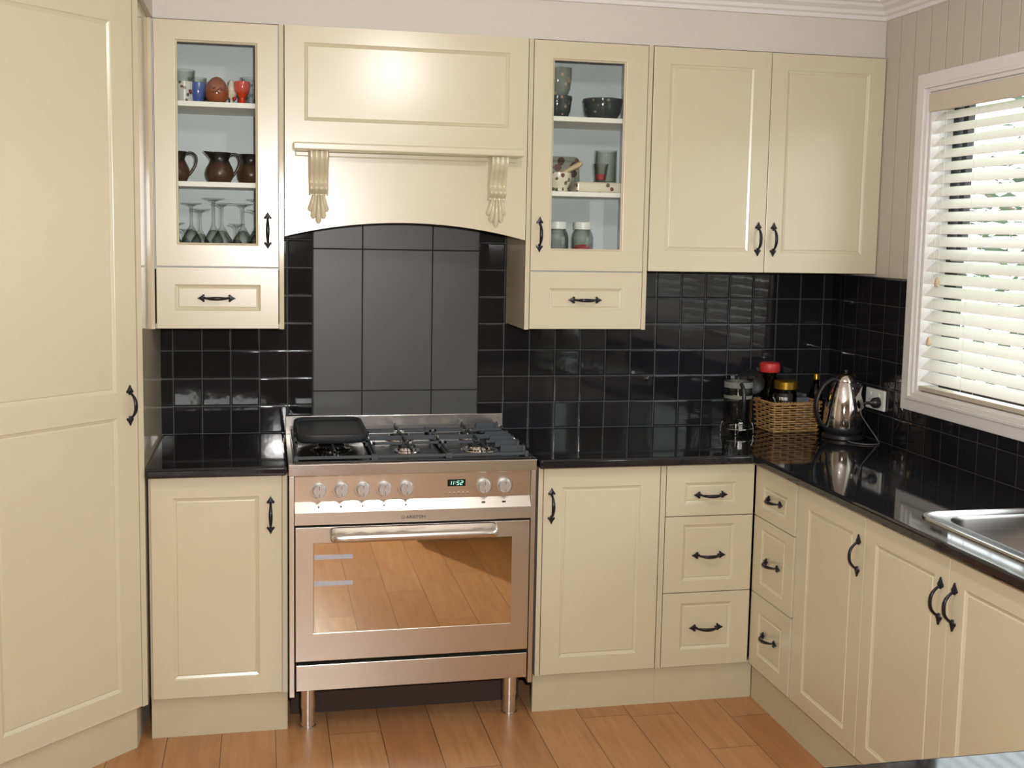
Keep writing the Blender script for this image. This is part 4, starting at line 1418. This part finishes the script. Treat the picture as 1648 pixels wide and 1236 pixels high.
# cellophane packet
bm = bmesh.new()
random.seed(3)
pk = bmesh.ops.create_icosphere(bm, subdivisions=3, radius=1)['verts']
for v in pk:
    v.co = Vector((v.co.x * .020, v.co.y * .026, v.co.z * .040)) * (1 + random.uniform(-.16, .16))
x_, y_ = inb(-.086, -.048); x_, y_ = inb(-.085, -.050)
o = build('packet', bm, M['film'], None, (inb(-.078, -.062 + .012)[0] - .004, inb(-.078, -.050)[1] + .0, ZW + .120), (0, radians(-8), 0), smooth=20)
tag(o, 'crinkled cellophane packet at the left corner of the wicker basket', 'packet')
# small boxes right
for k, (lx, ly_, w, d, h, lab) in enumerate(((.045, -.012, .052, .06, .128, 'plain grey carton standing beside the gold lidded jar in the basket'), (.080, .03, .016, .05, .135, 'thin grey carton at the right end of the basket'))):
    bm = bmesh.new(); box(bm, -w / 2, w / 2, -d / 2, d / 2, 0, h)
    o = build('carton', bm, simple('grey_card_%d' % k, S(92, 98, 104), .6, nscale=30, namt=.1), None, (*inb(lx, ly_), ZW + .0055), (0, 0, BR), bevel=.001)
    tag(o, lab, 'box')
# black lid tilted behind plunger
bm = bmesh.new()
lathe(bm, [(0, .020), (.020, .019), (.042, .012), (.055, .003), (.058, 0), (.055, -.002), (.042, .004), (0, .012)], 40)
lathe(bm, [(0, .020), (.006, .020), (.006, .030), (.012, .034), (.012, .040), (0, .043)], 20)
o = build('pot_lid', bm, M['black_plastic'], None, (1.838, -.085, ZW + .205), (radians(48), radians(-22), 0), smooth=45)
o.location = (1.812, -.118, ZW + .190)
tag(o, 'black domed lid leaning between the plunger and the basket jars', 'lid')
# bottle behind the basket
r = empty('bottle', (2.130, -.055, ZW)); tag(r, 'dark bottle with a small gold cap behind the kettle', 'bottle')
bm = bmesh.new(); lathe(bm, [(0, 0), (.026, 0), (.028, .004), (.028, .125), (.020, .15), (.011, .165), (.011, .190), (0, .190)], 28)
build('bottle_body', bm, M['smoky'], r, smooth=45)
bm = bmesh.new(); lathe(bm, [(0, .190), (.0125, .190), (.0125, .212), (.011, .214), (0, .214)], 20); build('cap', bm, M['gold'], r, smooth=40)

# kettle
KX, KY = 2.108, -.335
r = KET = empty('electric_kettle', (KX, KY, ZW), 0); tag(r, 'polished chrome conical electric kettle with black handle beside the power outlet', 'kettle')
bm = bmesh.new(); lathe(bm, [(0, 0), (.077, 0), (.080, .003), (.079, .014), (.070, .020), (0, .020)], 48); build('power_base', bm, M['black_plastic'], r, smooth=40)
bm = bmesh.new(); lathe(bm, [(0, .0205), (.068, .0205), (.074, .026), (.076, .040), (.0755, .044), (0, .044)], 48); build('base_ring', bm, M['black_plastic'], r, smooth=40)
bm = bmesh.new()
kp = [(.0752, .0445), (.0775, .060), (.0770, .085), (.0735, .115), (.0675, .145), (.0600, .172), (.0520, .195), (.0440, .214), (.0425, .2165)]
rings = lathe(bm, [(0, .0445)] + kp + [(0, .2165)], 56)
# spout towards +x
for ri, amt in ((7, .010), (8, .020), (9, .022)):
    for k, v in enumerate(rings[ri]):
        a = 2 * pi * k / 56 + radians(25)
        d = cos(a)
        if d > .86: v.co.x += amt * ((d - .86) / .14); v.co.y -= amt * .45 * ((d - .86) / .14)
build('kettle_body', bm, M['chrome'], r, smooth=40)
bm = bmesh.new(); lathe(bm, [(0, .2170), (.041, .2170), (.040, .224), (.033, .237), (.020, .247), (.010, .250), (0, .2505)], 40); build('lid', bm, M['chrome'], r, smooth=40)
bm = bmesh.new(); lathe(bm, [(0, .250), (.007, .250), (.009, .256), (.007, .262), (0, .264)], 20); build('lid_knob', bm, M['black_plastic'], r, smooth=50)
bm = bmesh.new()
hp = [(-.036, 0, .222), (-.050, 0, .228), (-.070, -.0, .222), (-.094, 0, .200), (-.112, 0, .165), (-.119, 0, .125), (-.112, 0, .088), (-.098, 0, .060), (-.080, 0, .044), (-.068, 0, .040)]
sm = []
for i in range(len(hp) - 1):
    p0 = Vector(hp[max(i - 1, 0)]); p1 = Vector(hp[i]); p2 = Vector(hp[i + 1]); p3 = Vector(hp[min(i + 2, len(hp) - 1)])
    for s in (0, .33, .66):
        sm.append(0.5 * ((2 * p1) + (-p0 + p2) * s + (2 * p0 - 5 * p1 + 4 * p2 - p3) * s * s + (-p0 + 3 * p1 - 3 * p2 + p3) * s ** 3))
sm.append(Vector(hp[-1]))
tube(bm, sm, [(.013, .008)] * len(sm), 12)
build('kettle_handle', bm, M['black_plastic'], r, smooth=60)

# power outlet, plug, cord
OX = XR - .0065
r = empty('power_outlet', (OX, -.392, 1.066)); tag(r, 'white double power outlet on the black side tiles beside the window', 'power outlet')
bm = bmesh.new(); box(bm, -.010, 0, -.067, .067, -.039, .039); build('face_plate', bm, M['white_plastic'], r, bevel=.003)
for sy in (-.03, .03):
    bm = bmesh.new(); box(bm, -.0135, -.0101, sy - .006, sy + .006, .014, .026); build('rocker_switch', bm, M['white_plastic'], r, bevel=.001)
bm = bmesh.new()
for (sy, sz, a) in ((.030, -.004, 30), (.042, -.004, -30), (.036, -.016, 0)):
    boxm(bm, Matrix.Translation((-.0102, sy - .006, sz)) @ Matrix.Rotation(radians(a), 4, 'X'), -.0003, .0003, -.001, .001, -.004, .004)
build('socket_slots', bm, M['logo'], r)
bm = bmesh.new()
lathe(bm, [(0, 0), (.020, 0), (.021, .003), (.019, .020), (.012, .028), (.0065, .034), (.0045, .052), (0, .052)], 28, Matrix.Translation((OX - .0106, -.422, 1.057)) @ Matrix.Rotation(radians(-90), 4, 'Y'))
plug_bm = bm
def spline(hp, n=6):
    sm = []
    for i in range(len(hp) - 1):
        p0 = Vector(hp[max(i - 1, 0)]); p1 = Vector(hp[i]); p2 = Vector(hp[i + 1]); p3 = Vector(hp[min(i + 2, len(hp) - 1)])
        for k in range(n):
            s = k / n
            sm.append(0.5 * ((2 * p1) + (-p0 + p2) * s + (2 * p0 - 5 * p1 + 4 * p2 - p3) * s * s + (-p0 + 3 * p1 - 3 * p2 + p3) * s ** 3))
    sm.append(Vector(hp[-1])); return sm
bm = bmesh.new()
cz = ZW + .0032
tube(bm, spline([(OX - .060, -.422, 1.057), (2.135, -.422, 1.050), (2.125, -.43, 1.020), (2.150, -.440, .975), (2.178, -.450, .935), (2.185, -.465, cz), (2.165, -.500, cz), (2.125, -.510, cz), (2.085, -.480, cz), (2.075, -.440, cz + .001), (2.085, -.4175, cz + .003)]), .0026, 8)
pg = build('power_cord', bm, simple('grey_cord', S(84, 84, 86), .5, nscale=60, namt=.1), KET, (-KX, -KY, -ZW), smooth=60)
build('plug', plug_bm, M['black_plastic'], pg, smooth=45)

# ------------------------------------------------------------------ window and blind
w = empty('window_1', (XR, 0, 0)); structure(w, 'kitchen window with white frame above the worktop')
def wbox(bm, x0, x1, y0, y1, z0, z1): box(bm, x0, x1, min(y0, y1), max(y0, y1), z0, z1)
bm = bmesh.new()
AW = .054; st = .0
Y0, Y1, Z0, Z1 = -.571, -2.689, 1.060, 2.2535
def ringframe(bm, y0, y1, z0, z1, wd, xa, xb):
    cells(bm, [y0, y0 - wd, y1 + wd, y1], [z0, z0 + wd, z1 - wd, z1], lambda i, j: not (i == 1 and j == 1), xa, xb, lambda a, b, c: (c, a, b))
ringframe(bm, Y0, Y1, Z0, Z1, .040, -.016, -.0005)
ringframe(bm, Y0 - .040, Y1 + .040, Z0 + .040, Z1 - .040, .012, -.021, -.0005)
ringframe(bm, Y0 - .052, Y1 + .052, Z0 + .052, Z1 - .052, .014, -.012, -.0005)
build('architrave', bm, M['trim'], w, bevel=.002)
bm = bmesh.new()
ringframe(bm, Y0 - .066, Y1 + .066, Z0 + .062, Z1 - .066, .012, -.0004, .139)
build('reveal_lining', bm, M['trim'], w)
bm = bmesh.new(); cells(bm, [-.648, -.672, -2.59, -2.612], [1.135, 1.158, 2.155, 2.176], lambda i, j: not (i == 1 and j == 1), .085, .125, lambda a, b, c: (c, a, b))
for (ya, yb, za, zb) in ((-.700, -.728, 1.60, 2.155), (-1.62, -1.655, 1.158, 2.155), (-.690, -.712, 1.158, 1.600)):
    wbox(bm, .090, .118, ya, yb, za, zb)
wbox(bm, .080, .090, -1.115, -1.165, 1.632, 1.655)
build('sash_frame', bm, M['alu_dark'], w, bevel=.0015)
bm = bmesh.new(); wbox(bm, .088, .120, -.673, -1.619, 1.600, 1.632); build('transom_rail', bm, M['trim'], w)
bm = bmesh.new(); wbox(bm, .100, .104, -.672, -1.62, 1.158, 2.155); wbox(bm, .106, .110, -1.655, -2.59, 1.158, 2.155)
build('glass_pane', bm, M['pane'], w)

bl = empty('venetian_blind', (XR + .030, 0, 0)); tag(bl, 'white wide slat venetian blind hanging in the kitchen window', 'blind')
by0, by1 = -.644, -2.612
bm = bmesh.new(); box(bm, -.043, -.030, by1 + .001, by0 - .001, 2.118, 2.1805); build('valance', bm, simple('cream_valance', S(206, 196, 178), .45, nscale=30, namt=.02), bl, bevel=.004, seg=3)
bm = bmesh.new(); box(bm, -.026, .026, by1 + .003, by0 - .003, 2.130, 2.170); build('headrail', bm, M['trim'], bl)
slat_me = None
nsl = 22; pitch = .0437
tilt = radians(40)
for k in range(nsl):
    z = 2.104 - k * pitch
    if slat_me is None:
        bm = bmesh.new()
        sec = []
        for q in range(7):
            s = -1 + q / 3
            sec.append((.0255 * s, .0022 * (1 - s * s)))
        top = [(x, z_ + .0012) for x, z_ in sec]; bot = [(x, z_ - .0012) for x, z_ in reversed(sec)]
        ct, st_ = cos(tilt), sin(tilt)
        pl = [(x * ct - z_ * st_ * -1 * 0 - 0, 0) for x, z_ in top]
        pts = [(x * ct - z_ * st_, x * st_ + z_ * ct) for x, z_ in top + bot]
        a = [bm.verts.new((x, by0 - .004, z_)) for x, z_ in pts]; b = [bm.verts.new((x, by1 + .004, z_)) for x, z_ in pts]
        bm.faces.new(a); bm.faces.new(b)
        for i in range(len(pts)): bm.faces.new((a[i], a[(i + 1) % len(pts)], b[(i + 1) % len(pts)], b[i]))
        o = build('slat', bm, M['slat'], bl, (0, 0, z), smooth=40); slat_me = o.data
    else:
        o = bpy.data.objects.new('slat', slat_me); COL.objects.link(o); o.parent = bl; o.location = (0, 0, z)
bm = bmesh.new(); box(bm, -.025, .025, by1 + .004, by0 - .004, 1.137, 1.153); build('bottom_rail', bm, simple('cream_bottom_rail', S(196, 186, 166), .45, nscale=30, namt=.02), bl, bevel=.003)
for (cy, zend) in ((-.735, 1.545), (-.705, 1.335)):
    bm = bmesh.new(); tube(bm, [(-.0275, cy, 2.13), (-.0275, cy, zend)], .0009, 6); c_o = build('pull_cord', bm, M['trim'], bl, smooth=60)
    bm = bmesh.new(); lathe(bm, [(0, .0), (.005, -.004), (.009, -.022), (.008, -.032), (0, -.036)], 16, Matrix.Translation((-.0290, cy, zend))); build('tassel', bm, M['wood_light'], c_o, smooth=50)
for cy in (-.90, -1.62, -2.35):
    for x in (-.0235, .0235):
        bm = bmesh.new(); tube(bm, [(x, cy, 2.13), (x, cy, 1.153)], .0007, 5)
        build('ladder_cord', bm, M['trim'], bl)

# second window further along, with vertical blind
w2 = empty('window_2', (XR, 0, 0)); structure(w2, 'window further along the right wall, behind the camera')
bm = bmesh.new(); cells(bm, [VY0 + .06, VY0 - .01, VY1 + .01, VY1 - .06], [VZ0 - .06, VZ0 + .01, VZ1 - .01, VZ1 + .06], lambda i, j: not (i == 1 and j == 1), -.016, -.0005, lambda a, b, c: (c, a, b))
build('architrave', bm, M['trim'], w2, bevel=.002)
bm = bmesh.new(); box(bm, .08, .084, VY1, VY0, VZ0, VZ1); build('glass_pane', bm, M['pane'], w2)
vb = empty('vertical_blind', (XR + .02, 0, 0)); tag(vb, 'white vertical blind in the window behind the camera', 'blind')
bm = bmesh.new(); box(bm, -.012, .012, VY1 + .002, VY0 - .002, VZ1 - .03, VZ1 - .001); build('headrail', bm, M['trim'], vb)
vs = None
for k in range(8):
    y = VY0 - .05 - k * .032
    if vs is None:
        bm = bmesh.new(); box(bm, -.028, .028, -.0008, .0008, VZ0 + .03, VZ1 - .03); o = build('slat', bm, M['slat'], vb, (0, y, 0), (0, 0, radians(8))); vs = o.data
    else:
        o = bpy.data.objects.new('slat', vs); COL.objects.link(o); o.parent = vb; o.location = (0, y, 0); o.rotation_euler = (0, 0, radians(8))
# glass sliding door in the rear wall
d = empty('door_1', ((DX0 + DX1) / 2, YB, 0)); structure(d, 'glass sliding door behind the camera')
hw = (DX1 - DX0) / 2
bm = bmesh.new(); cells(bm, [-hw + .001, -hw + .05, -.03, .03, hw - .05, hw - .001], [0, .08, DZ - .06, DZ - .001], lambda i, j: not (i in (1, 3) and j == 1), -.07, -.03, lambda a, b, c: (a, c, b))
build('door_frame', bm, M['trim'], d, bevel=.002)
bm = bmesh.new(); box(bm, -hw + .05, hw - .05, -.052, -.048, .08, DZ - .06); build('glass_pane', bm, M['pane'], d)

rb = empty('added_light_blind', ((DX0 + DX1) / 2, YB + .012, 0)); tag(rb, 'added unseen blind limiting light from the glass door behind the camera to a low gap', 'blind')  # unseen blind added to leave only a low bright gap for tile reflections
bm = bmesh.new(); box(bm, -hw - .02, hw + .02, -.001, .001, .27, DZ + .03); build('added_blind_fabric', bm, M['rear_fabric'], rb)
bm = bmesh.new(); tube(bm, [(-hw - .02, .012, DZ + .05), (hw + .02, .012, DZ + .05)], .020, 14); build('added_blind_tube', bm, M['trim'], rb, smooth=50)
# ------------------------------------------------------------------ peninsula near the camera
bm = bmesh.new(); box(bm, .66, XR - .008, -3.62, -2.886, .8785, .91)
tag(build('worktop', bm, M['stone'], bevel=.009, seg=4), 'black polished stone breakfast bar top nearest the camera, at the bottom right', 'worktop')
r = empty('breakfast_bar', (.70, -2.93, 0)); tag(r, 'cream breakfast bar cupboard below the nearest worktop', 'cupboard')
bm = bmesh.new(); box(bm, 0, XR - .008 - .70, -.62, 0, .12, .878); build('carcass', bm, M['cream'], r, bevel=.002)
bm = bmesh.new(); box(bm, .03, XR - .008 - .72, -.58, -.04, 0, .12); build('kickboard', bm, M['kick'], r)

# ceiling light
r = empty('ceiling_light', (.55, -2.2, ZC)); tag(r, 'round white ceiling light over the middle of the kitchen', 'ceiling light')
bm = bmesh.new(); lathe(bm, [(0, -.0005), (.17, -.0005), (.17, -.020), (.155, -.022), (0, -.022)], 40); build('lamp_base', bm, M['trim'], r, smooth=40)

# ------------------------------------------------------------------ outside
bm = bmesh.new(); box(bm, XR + .15, 22, -14, 12, -.8, -.7); tag(build('lawn', bm, M['grass']), 'green lawn outside the window', 'lawn', kind='stuff')
def tree(x, y, h, rcr, label, seed, n=2600):
    random.seed(seed)
    r = empty('tree', (x, y, -.7)); tag(r, label, 'tree', 'trees outside the window')
    bm = bmesh.new()
    tube(bm, [(0, 0, 0), (.05, .03, h * .3), (-.03, .05, h * .6), (.02, 0, h * .8)], [.12, .10, .07, .03], 10)
    for k in range(5):
        a = k * 1.3; tube(bm, [(0, 0, h * (.35 + .07 * k)), (cos(a) * rcr * .4, sin(a) * rcr * .4, h * (.5 + .07 * k)), (cos(a) * rcr * .8, sin(a) * rcr * .8, h * (.55 + .08 * k))], [.05, .03, .012], 6)
    for v in bm.verts: v.co.z = max(v.co.z, .002)
    build('trunk', bm, M['bark'], r, smooth=60)
    bm = bmesh.new()
    cl = [(random.gauss(0, rcr * .45), random.gauss(0, rcr * .45), h * random.uniform(.3, 1.0)) for _ in range(26)]
    for i in range(n):
        c = cl[i % 26]
        p = Vector((c[0] + random.gauss(0, rcr * .2), c[1] + random.gauss(0, rcr * .2), max(.2, c[2] + random.gauss(0, rcr * .2))))
        R = Matrix.Rotation(random.uniform(0, 6.3), 3, 'Z') @ Matrix.Rotation(random.uniform(-1, 1), 3, 'X')
        s = random.uniform(.05, .10)
        bm.faces.new([bm.verts.new(p + R @ Vector(q)) for q in ((-s, 0, 0), (0, -s * .45, .01), (s, 0, 0), (0, s * .45, .01))])
    me = bpy.data.meshes.new('foliage'); bm.to_mesh(me); bm.free(); link('foliage', me, M['leaf'], r)
tree(6.5, 3.6, 3.9, 1.2, 'pale leafy tree just behind the left part of the window', 1)
tree(9.5, -2.2, 4.6, 1.5, 'larger leafy tree seen through the right part of the window', 2, 3600)

# ------------------------------------------------------------------ light
wd_ = bpy.data.worlds.new('World'); scene.world = wd_; wd_.use_nodes = True
nt = wd_.node_tree
bg = nt.nodes['Background']
tcw = nt.nodes.new('ShaderNodeTexCoord'); sxw = nt.nodes.new('ShaderNodeSeparateXYZ'); nt.links.new(tcw.outputs['Generated'], sxw.inputs[0])
rw = nt.nodes.new('ShaderNodeValToRGB'); nt.links.new(sxw.outputs['Z'], rw.inputs[0])
rw.color_ramp.elements[0].position = .0; rw.color_ramp.elements[0].color = (1, 1, .98, 1)
rw.color_ramp.elements[1].position = .7; rw.color_ramp.elements[1].color = (.80, .90, 1, 1)
nt.links.new(rw.outputs[0], bg.inputs[0])
bg.inputs['Strength'].default_value = 7.2

def area(name, loc, rot, sx, sy, power, col=(1, 1, 1), portal=False, shape='RECTANGLE', spread=None):
    l = bpy.data.lights.new(name, 'AREA'); l.shape = shape; l.size = sx; l.size_y = sy
    l.energy = power; l.color = col
    if portal: l.cycles.is_portal = True
    if spread: l.spread = spread
    o = bpy.data.objects.new(name, l); COL.objects.link(o); o.location = loc; o.rotation_euler = rot
    return o
# portals guide sky light through the openings
area('window_portal', (XR + .135, (WY0 + WY1) / 2, (WZ0 + WZ1) / 2), (0, radians(90), 0), WZ1 - WZ0, abs(WY1 - WY0), 1, portal=True)
area('window_portal', (XR + .135, (VY0 + VY1) / 2, (VZ0 + VZ1) / 2), (0, radians(90), 0), VZ1 - VZ0, abs(VY1 - VY0), 1, portal=True)
area('door_portal', ((DX0 + DX1) / 2, YB - .09, DZ / 2), (radians(-90), 0, 0), DX1 - DX0, DZ, 1, portal=True)
pl_ = bpy.data.lights.new('ceiling_lamp', 'POINT'); pl_.energy = 33; pl_.shadow_soft_size = .05; pl_.color = (1.0, .97, .93)
po_ = bpy.data.objects.new('ceiling_lamp', pl_); COL.objects.link(po_); po_.location = (.56, -2.2, ZC - .085)
area('camera_flash', (.03, -4.30, 1.77), (radians(84), 0, radians(-10)), .05, .04, 104, (1, .99, .98))

# ------------------------------------------------------------------ camera
f_, yaw, pit, rol = 1843.944783, .212151489, -.105086533, .0185905667
cam = bpy.data.cameras.new('camera'); co = bpy.data.objects.new('camera', cam); COL.objects.link(co)
fw = Vector((sin(yaw) * cos(pit), cos(yaw) * cos(pit), sin(pit)))
rt = Vector((cos(yaw), -sin(yaw), 0)); up = rt.cross(fw)
r2 = rt * cos(rol) + up * sin(rol); u2 = -rt * sin(rol) + up * cos(rol)
mw = Matrix(((r2.x, u2.x, -fw.x, -.0732946863), (r2.y, u2.y, -fw.y, -4.33509114), (r2.z, u2.z, -fw.z, 1.66117447), (0, 0, 0, 1)))
co.matrix_world = mw
cam.sensor_width = 36; cam.sensor_fit = 'HORIZONTAL'
cam.lens = f_ * 36 / 1648
cam.shift_x = 3.04 / 1648; cam.shift_y = -44.35 / 1648
cam.clip_start = .05
scene.camera = co
scene.view_settings.view_transform = 'Standard'
scene.view_settings.look = 'None'
scene.view_settings.gamma = 1
scene.view_settings.use_curve_mapping = False
scene.view_settings.exposure = -0.48
c = scene.cycles
c.max_bounces = 10; c.diffuse_bounces = 5; c.glossy_bounces = 6; c.transparent_max_bounces = 24; c.transmission_bounces = 6
c.caustics_reflective = False; c.caustics_refractive = False
c.sample_clamp_indirect = 6
